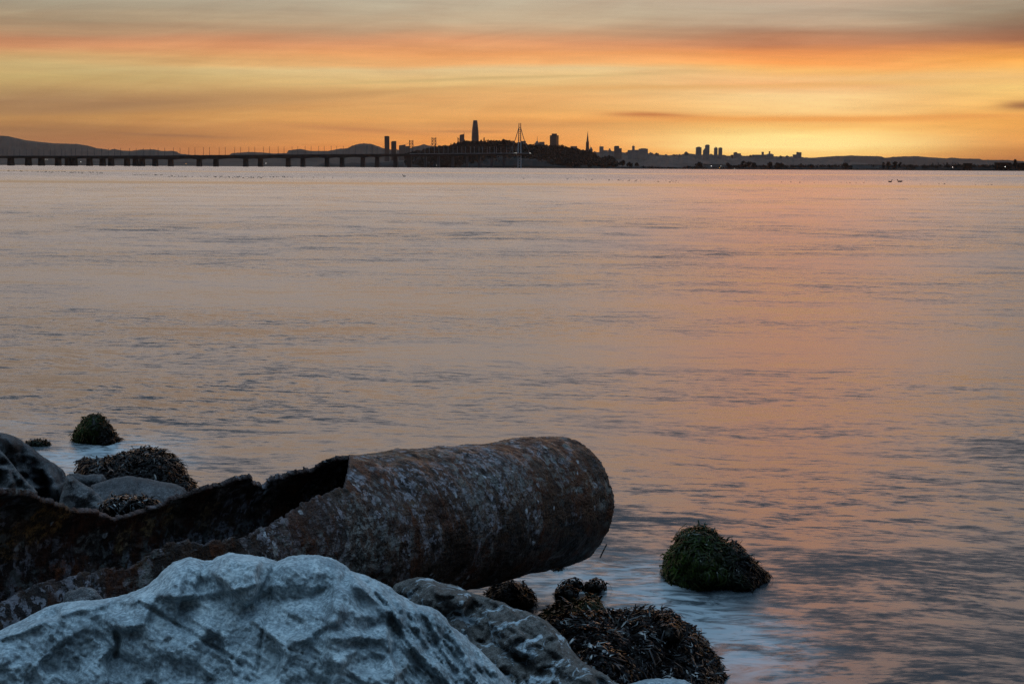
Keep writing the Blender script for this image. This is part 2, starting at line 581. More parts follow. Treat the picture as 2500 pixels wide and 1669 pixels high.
def boulder(name, outline, D, mat, front=.25, back=.35, edge=90, tilt=(0, 0), step=6, jit=2.5, seed=1, fac=((120, .05), (45, .018)), rough=.012,
            fine=.004, crease=0., crease_dir=.62, extra=None, label=None, cat='rock', group=None, parent=None, smooth=True, ref=None):
    """a closed stone: outline seen from the shore, standing at distance D, with a bulging front and back"""
    B = resample(outline, step, jit, seed)
    nb = len(B)
    lo, hi = B.min(0), B.max(0)
    gx, gy = np.meshgrid(np.arange(lo[0], hi[0], step), np.arange(lo[1], hi[1], step))
    I = np.stack([gx.ravel(), gy.ravel()], -1) + np.random.default_rng(seed).uniform(-.28, .28, (gx.size, 2)) * step
    I = I[poly_inside(I, B)]
    I = I[seg_dist(I, B) > step * .6]
    pts = [Vector(p) for p in B] + [Vector(p) for p in I]
    res = delaunay_2d_cdt(pts, [(i, (i + 1) % nb) for i in range(nb)], [], 1, 1e-4)
    Q = np.array([tuple(v) for v in res[0]])
    T = [tuple(f) for f in res[2]]
    orig = res[3]
    e = seg_dist(Q, B)
    fade = min(55., edge * .5)
    isb = e < 1e-3
    prof = np.sqrt(np.clip(1 - (1 - np.clip(e / edge, 0, 1)) ** 2, 0, 1))
    cx, cy = ref if ref else ((lo + hi) / 2)
    base = D + tilt[0] * (Q[:, 0] - cx) + tilt[1] * (Q[:, 1] - cy)
    fr = front * prof
    for k, (cell, amp) in enumerate(fac):
        fr = fr + facets(Q, lo[1], cell, amp, seed * 11 + k, crack=amp * .12) * np.clip(e / max(14, cell * .3), 0, 1)
    if extra:
        fr = fr + extra(Q, e)
    dn = np.array([noise.fractal(Vector((q[0] * .02, q[1] * .02, seed)), .7, 2.1, 5) for q in Q])
    df = np.array([noise.fractal(Vector((q[0] * .09, q[1] * .09, seed + 5)), .6, 2.1, 3) for q in Q])
    if crease:
        ca, sa = math.cos(crease_dir), math.sin(crease_dir)
        al, ac = Q[:, 0] * ca + Q[:, 1] * sa, -Q[:, 0] * sa + Q[:, 1] * ca
        cr_ = np.array([abs(noise.fractal(Vector((u * .0045, v * .017, seed + 2.)), .9, 2.1, 4)) for u, v in zip(al, ac)])
        c2_ = np.array([abs(noise.fractal(Vector((u * .016, v * .055, seed + 9.)), .9, 2.1, 4)) for u, v in zip(al, ac)])
        fr = fr - (crease * cr_ + crease * .3 * c2_) * np.clip(e / (fade * 1.3), 0, 1)
    fr = fr + (rough * dn + fine * df) * np.clip(e / fade, 0, 1)
    PF = ats(Q[:, 0], Q[:, 1], base - fr)
    PB = ats(Q[:, 0], Q[:, 1], base + back * prof + rough * 2 * dn * np.clip(e / 8, 0, 1))
    n = len(Q)
    V = np.concatenate([PF, PB])
    bi = np.arange(n) + n
    bi[isb] = np.arange(n)[isb]
    # orientation: outward front faces the camera
    Fc = []
    for t in T:
        a, b, c = Q[t[0]], Q[t[1]], Q[t[2]]
        cr = (b[0] - a[0]) * (c[1] - a[1]) - (b[1] - a[1]) * (c[0] - a[0])
        t = t if cr < 0 else t[::-1]
        Fc.append(t)
        k = tuple(bi[i] for i in t[::-1])
        if k[0] != t[2] or k[1] != t[1] or k[2] != t[0]:
            Fc.append(k)
    used = np.unique(np.concatenate([np.array(f) for f in Fc]))
    mp = np.full(len(V), -1)
    mp[used] = np.arange(len(used))
    V = V[used]
    Fc = [tuple(mp[list(f)]) for f in Fc]
    o = mesh_obj(name, V, Fc, mat, parent, smooth, None if parent else (V[:, 0].mean(), V[:, 1].mean(), V[:, 2].min()))
    if not parent:
        tag(o, label, cat, group)
    return o


ROCK_BLUE = rock_mat('pale_blue_grey_stone', (.135, .165, .185), (.22, .268, .295), (.38, .44, .465), 3.2, vein=.5, bstr=.45)
ROCK_BROWN = rock_mat('brown_grey_stone', (.035, .032, .030), (.085, .078, .072), (.17, .165, .16), 5., bstr=.8, patch=(.42, .50, .56), patch_amt=.8, strata=(.3, .5, .2))
ROCK_GREY = rock_mat('dark_grey_stone', (.018, .018, .021), (.05, .05, .054), (.13, .13, .138), 4., bstr=1., vein=.3)
ROCK_PALE = rock_mat('mid_grey_stone', (.035, .035, .038), (.085, .085, .09), (.21, .21, .215), 4., bstr=1., vein=.3, strata=(.2, .4, .3))
ROCK_WET = rock_mat('wet_dark_stone', (.006, .006, .005), (.014, .013, .011), (.03, .028, .024), 9., wet=.7, bstr=.8)

# ---- the big pale boulder
BIG = [(-160, 1590), (-60, 1556), (0, 1539), (54, 1511), (109, 1483), (153, 1468), (191, 1466), (245, 1462), (286, 1456), (327, 1443), (362, 1428), (379, 1411),
       (395, 1394), (422, 1371), (463, 1359), (480, 1362), (499, 1368), (518, 1367), (531, 1357), (559, 1349), (586, 1351), (613, 1355), (640, 1359), (676, 1368),
       (687, 1364), (709, 1357), (736, 1353), (769, 1353), (810, 1361), (834, 1374), (856, 1391), (872, 1397), (900, 1406), (927, 1418), (954, 1432), (976, 1451),
       (992, 1457), (1014, 1473), (1047, 1479), (1069, 1489), (1090, 1508), (1101, 1527), (1123, 1541), (1159, 1573), (1199, 1612), (1227, 1641), (1240, 1655),
       (1290, 1710), (1360, 1800), (1420, 2000), (1450, 2300), (1400, 2600), (900, 2700), (300, 2700), (-250, 2500), (-260, 1800)]
RIDGE = np.array([(834, 1374), (856, 1392), (878, 1423), (900, 1453), (921, 1468), (944, 1490), (940, 1512), (944, 1546), (951, 1592), (960, 1628), (975, 1680), (1010, 1850), (1080, 2300), (1100, 2800)], float)


def big_extra(Q, e):
    xr = np.interp(Q[:, 1], RIDGE[:, 1], RIDGE[:, 0])
    r = Q[:, 0] - xr
    h = np.where(r > 0, -(.0006 * r), 0.)
    h = h - .05 * (1 - np.exp(-np.clip(r, 0, None) / 6.))
    # strata running down the right-hand flank
    s = (Q[:, 0] * .80 - Q[:, 1] * .60)
    st = np.array([noise.fractal(Vector((v * .028, w * .006, 9)), .7, 2., 4) for v, w in zip(s, Q[:, 1] * .8 + Q[:, 0] * .6)])
    h = h + np.where(r > 0, .055 * st * np.clip(r / 20, 0, 1), 0)
    # ridges of the left face

    def seg(pts, w, amp):
        d = seg_dist(Q, np.array(pts, float), closed=False)
        return amp * np.exp(-(d / w) ** 2)
    h = h + seg([(340, 1470), (372, 1488), (410, 1512), (450, 1535), (500, 1565), (560, 1600), (590, 1625)], 5, -.018)
    h = h + seg([(285, 1545), (290, 1575), (283, 1600)], 8, -.035)
    h = h + seg([(660, 1440), (655, 1480), (640, 1540), (630, 1640)], 4, -.012)
    h = h + seg([(0, 1556), (60, 1540), (120, 1510), (180, 1490), (260, 1476)], 7, .02)
    h = h + seg([(90, 1620), (150, 1560), (210, 1530)], 9, .012)
    h = h + seg([(430, 1462), (560, 1440), (640, 1420)], 8, .014)
    h = h + seg([(720, 1560), (820, 1555), (930, 1555)], 12, .02)
    h = h + seg([(800, 1470), (860, 1500), (920, 1508)], 10, .014)
    h = h + seg([(855, 1590), (900, 1587), (945, 1600)], 9, .012)
    h = h + seg([(590, 1360), (600, 1378), (625, 1372)], 5, -.014)
    h = h + seg([(676, 1372), (665, 1392), (655, 1420)], 6, -.018)
    # scalloped rim: shallow bowls under each hump
    h = h - .015 * np.exp(-((Q[:, 0] - 820) / 70) ** 2 - ((Q[:, 1] - 1440) / 40) ** 2)
    h = h - .012 * np.exp(-((Q[:, 0] - 600) / 60) ** 2 - ((Q[:, 1] - 1480) / 40) ** 2)
    return h


boulder('boulder', BIG, 3.05, ROCK_BLUE, front=.11, back=1.1, edge=70, tilt=(0, -.00055), step=4, jit=2.0, seed=6, fac=((170, .050), (80, .028), (36, .006)), crease=.018, rough=.006, fine=.003,
        extra=big_extra, ref=(600, 1350), label='large pale blue-grey boulder with scalloped top in front of the rusty pipe', cat='boulder', group='shore boulders')

# ---- brown boulder behind its right flank
B2 = [(940, 1470), (963, 1429), (968, 1424), (995, 1414), (1025, 1408), (1047, 1411), (1074, 1419), (1085, 1423), (1118, 1430), (1145, 1444), (1172, 1451), (1207, 1464),
      (1231, 1470), (1255, 1485), (1283, 1490), (1312, 1501), (1337, 1516), (1356, 1535), (1386, 1562), (1394, 1582), (1419, 1612), (1454, 1633), (1487, 1652), (1511, 1669),
      (1570, 1730), (1600, 1850), (1560, 2050), (1200, 2150), (900, 2050), (880, 1650)]


def b2_extra(Q, e):
    s = Q[:, 0] * .55 - Q[:, 1] * .83
    st = np.array([noise.fractal(Vector((v * .05, w * .010, 4)), .6, 2., 4) for v, w in zip(s, Q[:, 1] * .55 + Q[:, 0] * .83)])
    d = seg_dist(Q, np.array([(1100, 1480), (1190, 1560), (1280, 1620), (1370, 1680)], float), closed=False)
    return .024 * st - .03 * np.exp(-(d / 9) ** 2)


boulder('boulder', B2, 4.75, ROCK_BROWN, front=.16, back=.45, edge=90, tilt=(-.0006, -.0016), step=5, jit=2.6, seed=5, fac=((90, .07), (38, .035), (18, .012)), crease=.03, rough=.012, fine=.006, extra=b2_extra,
        ref=(1050, 1410), label='jagged brown-grey boulder with pale blue blotches, touching the big pale boulder', cat='boulder', group='shore boulders')
boulder('boulder', [(1500, 1700), (1532, 1669), (1560, 1660), (1600, 1655), (1640, 1654), (1670, 1658), (1700, 1672), (1740, 1710), (1750, 1900), (1500, 1900)], 4.9, ROCK_BLUE,
        front=.15, back=.2, edge=60, seed=8, step=5, fac=((60, .03),), label='tip of a pale grey rock at the bottom edge below the seaweed mound', cat='rock', group='shore boulders')
boulder('stone', [(150, 1475), (160, 1446), (172, 1438), (186, 1436), (196, 1432), (204, 1431), (222, 1434), (236, 1442), (246, 1455), (262, 1475), (270, 1560), (140, 1560)], 3.6, ROCK_PALE,
        front=.1, back=.12, edge=40, seed=9, step=3, jit=2., fac=((25, .02),), label='small pointed pale stone peeking out between pipe and big boulder', cat='rock', group='shore boulders')
# ---- left-hand group
boulder('boulder', [(-260, 1330), (-220, 1110), (-90, 1060), (0, 1054), (15, 1057), (33, 1063), (60, 1080), (90, 1102), (110, 1118), (137, 1134), (155, 1148), (164, 1166), (170, 1195),
                    (168, 1215), (150, 1260), (120, 1330), (-60, 1390)], 9.3, ROCK_GREY, front=.22, back=.4, edge=70, seed=12, step=4, jit=2., fac=((75, .17), (34, .06), (16, .014)), crease=.03, rough=.015, fine=.008,
        label='tall dark grey boulder at the left edge of the photo above the pipe', cat='boulder', group='shore boulders')
boulder('boulder', [(-200, 1340), (-160, 1130), (-60, 1090), (0, 1098), (8, 1106), (22, 1120), (40, 1145), (58, 1165), (76, 1186), (92, 1200), (90, 1250), (60, 1340)], 8.3, ROCK_PALE,
        front=.16, back=.25, edge=50, seed=13, step=4, jit=2., fac=((52, .13), (26, .04), (13, .01)), crease=.02, rough=.012, fine=.006, label='paler grey boulder leaning against the tall dark boulder at left edge', cat='boulder', group='shore boulders')
boulder('boulder', [(130, 1290), (158, 1168), (165, 1158), (182, 1164), (200, 1180), (222, 1190), (240, 1206), (256, 1226), (266, 1245), (262, 1290), (230, 1350), (150, 1350)], 7.9, ROCK_PALE,
        front=.18, back=.2, edge=60, seed=14, step=3.5, jit=1.5, crease=.035, fac=((50, .05), (25, .015)), label='wedge-shaped light grey rock between tall dark boulder and flat slab', cat='rock', group='shore boulders')
boulder('boulder', [(200, 1290), (222, 1185), (245, 1175), (280, 1166), (312, 1160), (335, 1164), (365, 1168), (400, 1176), (430, 1182), (450, 1190), (458, 1206), (440, 1250), (380, 1340), (240, 1350)], 8.4,
        ROCK_GREY, front=.3, back=.25, edge=80, tilt=(0, -.003), seed=15, step=3.5, jit=1.5, crease=.05, crease_dir=.15, fac=((80, .05), (30, .015)), label='flat dark grey slab in front of the long seaweed mound', cat='rock', group='shore boulders')
boulder('stone', [(165, 1220), (168, 1156), (190, 1155), (208, 1160), (228, 1156), (252, 1158), (262, 1170), (255, 1220)], 9.0, ROCK_GREY, front=.12, back=.15, edge=40, seed=16, step=3.5,
        jit=1.5, fac=((40, .03),), label='low dark rock tucked behind wedge rock beside the seaweed mound', cat='rock', group='shore boulders')


# ------------------------------------------------------------------ seaweed
def weed_mat():
    m, g, out = material('wet_seaweed')
    a = g.node('ShaderNodeAttribute', 0, {'attribute_name': 'tint'})
    r, gg, b = g.sep(a)
    c = g.mix(r, (.0028, .0022, .002), (.014, .0075, .0025))
    c = g.mix(gg, c, (.034, .060, .008))
    c = g.mix(b, c, (.014, .012, .015))
    bs = g.n.new('ShaderNodeBsdfPrincipled')
    g.put(bs.inputs['Base Color'], c)
    g.put(bs.inputs['Roughness'], .13)
    g.put(bs.inputs['Specular IOR Level'], g.sstep(b, .28, .45, .04, .9))
    tr = g.node('ShaderNodeBsdfTranslucent', 0, Color=g.mix(gg, (.20, .085, .012), (.16, .24, .02)))
    mx = g.node('ShaderNodeMixShader', 0, _0=.02, _1=bs.outputs[0], _2=tr)
    g.t.links.new(mx, out.inputs[0])
    return m


MAT_WEED = weed_mat()


def seaweed(rock, parent, n, L=(.05, .10), W=.007, green=0., greenside=None, amber=.25, seed=1, zmin=-.03, droop=.5, keep=None, silver=.3):
    """limp wet strands draped downhill over the stone, tangled into lumps, with forked tips; one mesh"""
    from mathutils.bvhtree import BVHTree
    import bisect
    r = random.Random(seed)
    me = rock.data
    off = rock.matrix_world.translation if rock.parent is None else rock.parent.matrix_world.translation + rock.location
    bv = BVHTree.FromPolygons([v.co + off for v in me.vertices], [tuple(p.vertices) for p in me.polygons])
    cum, polys, tot = [], [], 0.
    for p in me.polygons:
        c = p.center + off
        if c.z < zmin or (keep and not keep(c, p.normal)):
            continue
        tot += p.area
        cum.append(tot)
        polys.append((c, p.normal.copy(), p.area))
    V, Fc, T = [], [], []
    Z = Vector((0, 0, 1))
    zc = [c.z for c, _, _ in polys]
    zlo, zhi = min(zc), max(zc)
    xc = [c.x for c, _, _ in polys]
    xlo, xhi = min(xc), max(xc)
    sv = Vector((seed * 1.7, 0, seed))

    def lump(p):
        return max(0., .4 + .9 * noise.noise(p * 7 + sv)) * .019 + max(0., noise.noise(p * 19 + sv)) * .016

    def strip(pts, nrm, w, tip, tint):
        for k, (q, nn) in enumerate(zip(pts, nrm)):
            d = (pts[min(k + 1, len(pts) - 1)] - pts[max(k - 1, 0)]).normalized()
            sd = d.cross(nn)
            if sd.length < 1e-4:
                sd = d.orthogonal()
            sd.normalize()
            f = k / (len(pts) - 1)
            ww = w * (.55 + .45 * min(1., f * 3)) * (tip if k == len(pts) - 1 else 1.)
            i0 = len(V)
            V.append(q - sd * ww * .5)
            V.append(q + nn * ww * .16)
            V.append(q + sd * ww * .5)
            T.extend((tint, tint, tint))
            if k:
                Fc.append((i0 - 3, i0 - 2, i0 + 1, i0))
                Fc.append((i0 - 2, i0 - 1, i0 + 2, i0 + 1))

    for i in range(n):
        c, nm, ar = polys[bisect.bisect_left(cum, r.random() * tot)]
        s = math.sqrt(ar) * .6
        t1 = nm.orthogonal().normalized()
        t2 = nm.cross(t1)
        p = c + t1 * r.uniform(-s, s) + t2 * r.uniform(-s, s)
        hz = (p.z - zlo) / max(.01, zhi - zlo)
        clump2 = noise.noise(p * 5 + Vector((0, seed, 7)))
        clump = noise.noise(p * 9 + Vector((seed, 0, 0)))
        ln = r.uniform(*L) * (1.3 + .8 * clump) * (1.6 if r.random() < .25 else 1.)
        gr = green
        if greenside:
            gr = max(0, green + greenside[0] * ((p.x - xlo) / (xhi - xlo) - .5) + greenside[1] * (.5 - hz))
        tg = min(1., max(0., gr * (1 + 1.6 * clump2) * r.uniform(.5, 1.4)))
        ta = 0. if r.random() < .6 else min(1., max(0., 1.0 * amber * r.uniform(0, 2.) * (.6 + .8 * clump)))
        tint = (ta, tg, r.uniform(0, silver))
        w = W * r.uniform(.7, 1.8)
        lift = r.random() ** 2 * .016
        loose = r.random() < .16 + .14 * (hz > .8)
        fv = noise.noise_vector(p * 10 + sv) * 1.3
        ra = r.random() * math.tau
        d = fv + (t1 * math.cos(ra) + t2 * math.sin(ra)) * .55 - Z * .55
        nseg = 8
        q, nn = p.copy(), nm.copy()
        pts, nrs = [], []
        st = ln / nseg
        for k in range(nseg + 1):
            f = k / nseg
            h = lump(q) + lift + .004 * math.sin(f * 7 + ra)
            if loose:
                h += f * f * min(.035, ln * r.uniform(.2, .45))
            pts.append(q + nn * h)
            nrs.append((nn + t1 * .35 * math.sin(ra + f * 3) + t2 * .35 * math.cos(ra * 2 + f * 4)).normalized())
            d = d + noise.noise_vector(q * 22 + sv) * 1.0 + (t1 * math.sin(ra + k) + t2 * math.cos(ra * 3 + k * 1.3)) * .35 - Z * .25
            d = d - nn * d.dot(nn)
            if d.length < 1e-4:
                d = t1
            d.normalize()
            q2 = q + d * st
            hit = bv.find_nearest(q2)
            if hit[0] is None:
                break
            q, nn = hit[0], hit[1]
        if len(pts) < 4:
            continue
        strip(pts, nrs, w, .4, tint)
        # forked tip
        if r.random() < .8:
            j = r.randint(2, len(pts) - 3)
            dd = (pts[j + 1] - pts[j]).normalized()
            sd = dd.cross(nrs[j]).normalized() * r.choice((-1, 1))
            fd = (dd + sd * r.uniform(.6, 1.1) + nrs[j] * r.uniform(0, .35)).normalized()
            fp = [pts[j] + fd * st * 1.1 * u - Z * (.10 * st * u * u) for u in (0, 1, 2)]
            strip(fp, [nrs[j]] * 3, w * .9, .45, tint)
    o = mesh_obj('seaweed', np.array([tuple(v) for v in V]), Fc, MAT_WEED, parent, True)
    at_ = o.data.attributes.new('tint', 'FLOAT_VECTOR', 'POINT')
    at_.data.foreach_set('vector', np.array(T, float).ravel())
    o['kind'] = 'stuff'
    return o


def weed_rock(outline, D, label, n, cat='seaweed rock', front=.2, back=.2, edge=70, tilt=(0, 0), seed=1, step=5, name='seaweed_rock', fac=((50, .03),), base=None, zmin=-.03, rk=None, **kw):
    P = np.array(outline, float)
    b = ats(P[:, 0].mean(), P[:, 1].max(), D)
    root = empty(name, (b[0], D, min(0, 0) if base is None else base), label, cat, 'rocks overgrown with seaweed')
    rock = boulder('rock', outline, D, ROCK_WET, front=front, back=back, edge=edge, tilt=tilt, seed=seed, step=step, jit=2.5, fac=fac, rough=.05, fine=.012, parent=root)
    seaweed(rock, root, n, seed=seed, zmin=zmin, **kw)
    return root


weed_rock([(1624, 1398), (1630, 1372), (1650, 1338), (1662, 1314), (1676, 1301), (1700, 1295), (1728, 1299), (1746, 1314), (1766, 1329), (1798, 1335), (1826, 1360), (1850, 1392), (1866, 1414),
           (1876, 1430), (1880, 1470), (1790, 1490), (1690, 1480), (1640, 1450)], 7.62, 'isolated rounded rock under dark and green seaweed in the water beyond the pipe end', 5200,
          front=.28, back=.25, edge=100, seed=21, L=(.035, .07), W=.0065, green=.22, greenside=(-1.1, .15), amber=.10, silver=.35, tilt=(0, -.0007))
weed_rock([(181, 1082), (182, 1064), (194, 1046), (208, 1028), (220, 1014), (230, 1010), (243, 1017), (256, 1034), (270, 1050), (282, 1066), (300, 1086), (308, 1110), (250, 1120), (190, 1110)], 11.4,
          'small conical dark seaweed-covered rock standing alone in the water far left', 2600, front=.22, back=.2, edge=60, seed=22, L=(.03, .06), W=.007, green=.12, greenside=(-.3, -.2), amber=.1, step=4, fac=((30, .03),), silver=.12)
weed_rock([(196, 1150), (205, 1130), (235, 1130), (262, 1128), (290, 1118), (315, 1108), (340, 1104), (372, 1106), (400, 1112), (424, 1124), (440, 1142), (444, 1168), (462, 1180), (472, 1200), (450, 1240), (300, 1230),
           (205, 1200)], 9.75, 'long low mound of glossy brown seaweed behind the flat slab', 5200, front=.32, back=.3, edge=60, tilt=(0, -.004), seed=23, L=(.05, .11), W=.009, amber=.35, step=4, silver=.35, droop=.55)
weed_rock([(60, 1110), (66, 1086), (84, 1080), (104, 1084), (120, 1090), (128, 1100), (126, 1112)], 11.2, 'tiny flat seaweed patch at the water beside the tall dark boulder', 420, front=.1, back=.15, edge=20,
          seed=24, L=(.04, .07), W=.008, green=.08, step=3, fac=(), amber=.15)
weed_rock([(255, 1262), (264, 1232), (280, 1224), (300, 1220), (318, 1226), (340, 1224), (362, 1226), (384, 1232), (380, 1275), (300, 1290)], 7.6, 'wet dark seaweed clump lying below the flat slab, behind the pipe wall', 1500,
          front=.14, back=.12, edge=25, seed=25, L=(.05, .1), W=.009, step=3.5, fac=(), amber=.1, silver=.5, base=.1)
weed_rock([(1194, 1484), (1204, 1458), (1218, 1440), (1236, 1432), (1258, 1434), (1278, 1446), (1290, 1464), (1297, 1482), (1290, 1500), (1305, 1525), (1250, 1530), (1200, 1510)], 7.15,
          'dark bristly seaweed clump right under the pipe', 2400, front=.18, back=.18, edge=45, seed=26, L=(.05, .09), W=.007, amber=.18, step=4, fac=((40, .03),), silver=.25)
weed_rock([(1316, 1530), (1322, 1512), (1344, 1500), (1370, 1492), (1396, 1485), (1418, 1478), (1430, 1466), (1448, 1464), (1457, 1476), (1460, 1500), (1440, 1528), (1390, 1550), (1330, 1550)], 6.85,
          'low seaweed mat with bright green tufts between pipe and big seaweed mound', 2800, front=.16, back=.2, edge=40, tilt=(0, -.002), seed=27, L=(.035, .065), W=.009, green=.28, amber=.25, step=4, fac=((40, .02),), silver=.4)
weed_rock([(1318, 1560), (1340, 1535), (1375, 1522), (1400, 1508), (1440, 1504), (1480, 1510), (1520, 1504), (1570, 1500), (1618, 1506), (1652, 1525), (1690, 1552), (1720, 1585), (1746, 1622), (1764, 1655), (1776, 1690),
           (1770, 1760), (1600, 1800), (1450, 1760), (1380, 1650), (1340, 1600)], 6.15, 'big mound heaped with dark glossy seaweed at the bottom beside the brown boulder', 9000,
          front=.34, back=.35, edge=130, tilt=(0, -.0018), seed=28, L=(.045, .095), W=.0075, amber=.22, fac=((90, .06), (40, .02)), silver=.45, droop=.45)
weed_rock([(1385, 1680), (1390, 1640), (1410, 1610), (1440, 1590), (1470, 1585), (1500, 1600), (1522, 1630), (1530, 1680), (1500, 1740), (1420, 1740)], 5.55, 'pale glistening bladder seaweed tuft between brown boulder and big seaweed mound', 1500,
          front=.14, back=.2, edge=50, tilt=(0, -.0012), seed=29, L=(.035, .06), W=.013, amber=.5, silver=.8, fac=(), droop=.35, base=.1)


for ox, oy, ow, oh, od, n, lab in ((1352, 1404, 34, 9, 7.75, 160, 'tiny dark weed-covered stone in the wash right of the pipe underside, farthest of the four'), (1398, 1430, 22, 12, 7.35, 140, 'tiny blurred weed stone in the wash between pipe end and green-tufted mat'),
                               (1452, 1428, 20, 9, 7.3, 120, 'tiny weed stone in the wash right above the tip of the green-tufted mat'), (1382, 1446, 26, 9, 7.2, 150, 'tiny weed stone lying in the wash just above the green-tufted mat')):
    weed_rock([(ox - ow, oy + oh), (ox - ow * .8, oy), (ox - ow * .3, oy - oh * .8), (ox + ow * .3, oy - oh), (ox + ow * .8, oy - oh * .1), (ox + ow, oy + oh), (ox, oy + oh * 1.8)], od, lab, n, front=.06, back=.08, edge=12,
              seed=int(ox), L=(.03, .05), W=.008, step=3, fac=(), amber=.1, name='weed_stone')


# ------------------------------------------------------------------ rusty pipe
PIPE_P1 = np.array((.24570688, 7.16713835, .51889871))
PIPE_A = np.array((-.50139594, -.85780463, .11301916))
_u = np.cross(PIPE_A, (0, 0, 1))
PIPE_U = _u / np.linalg.norm(_u)
PIPE_W = np.cross(PIPE_U, PIPE_A)


def pipe_point(px, py, sgn=1):
    """local coordinates of the pipe's near (or far) skin seen at a photo pixel"""
    d = np.array(at(px, py, 1.)) - NCAM
    M = np.stack([PIPE_A, PIPE_U, PIPE_W])
    o, d = M @ (NCAM - PIPE_P1), M @ d
    a, b, c = d[1] ** 2 + d[2] ** 2, o[1] * d[1] + o[2] * d[2], o[1] ** 2 + o[2] ** 2 - .325 ** 2
    t = (-b - sgn * math.sqrt(max(0., b * b - a * c))) / a
    return tuple(o + t * d)


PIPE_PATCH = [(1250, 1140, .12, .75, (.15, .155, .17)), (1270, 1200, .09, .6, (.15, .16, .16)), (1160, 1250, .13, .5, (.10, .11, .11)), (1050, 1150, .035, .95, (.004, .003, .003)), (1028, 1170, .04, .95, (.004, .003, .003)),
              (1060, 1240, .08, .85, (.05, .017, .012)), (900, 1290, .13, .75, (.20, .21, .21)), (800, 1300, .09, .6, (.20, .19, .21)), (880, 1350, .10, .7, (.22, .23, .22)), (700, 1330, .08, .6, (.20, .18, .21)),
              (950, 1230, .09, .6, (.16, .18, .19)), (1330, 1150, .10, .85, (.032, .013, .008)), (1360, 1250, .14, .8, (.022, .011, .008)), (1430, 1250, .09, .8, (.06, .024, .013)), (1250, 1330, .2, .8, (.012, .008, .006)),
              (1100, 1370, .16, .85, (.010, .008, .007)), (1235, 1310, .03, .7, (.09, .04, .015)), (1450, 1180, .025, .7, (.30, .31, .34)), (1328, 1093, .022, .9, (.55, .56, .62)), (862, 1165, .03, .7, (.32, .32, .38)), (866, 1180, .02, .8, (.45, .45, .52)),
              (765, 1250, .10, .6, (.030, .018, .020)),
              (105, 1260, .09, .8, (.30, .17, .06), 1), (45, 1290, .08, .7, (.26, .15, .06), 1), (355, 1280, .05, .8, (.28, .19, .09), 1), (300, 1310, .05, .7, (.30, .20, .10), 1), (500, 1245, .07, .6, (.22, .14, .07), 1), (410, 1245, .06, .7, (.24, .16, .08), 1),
              (195, 1330, .06, .6, (.28, .28, .27), 1), (540, 1190, .05, .7, (.24, .22, .22), 1), (140, 1390, .05, .6, (.30, .09, .03), 1), (640, 1210, .08, .5, (.12, .08, .05), 1)]


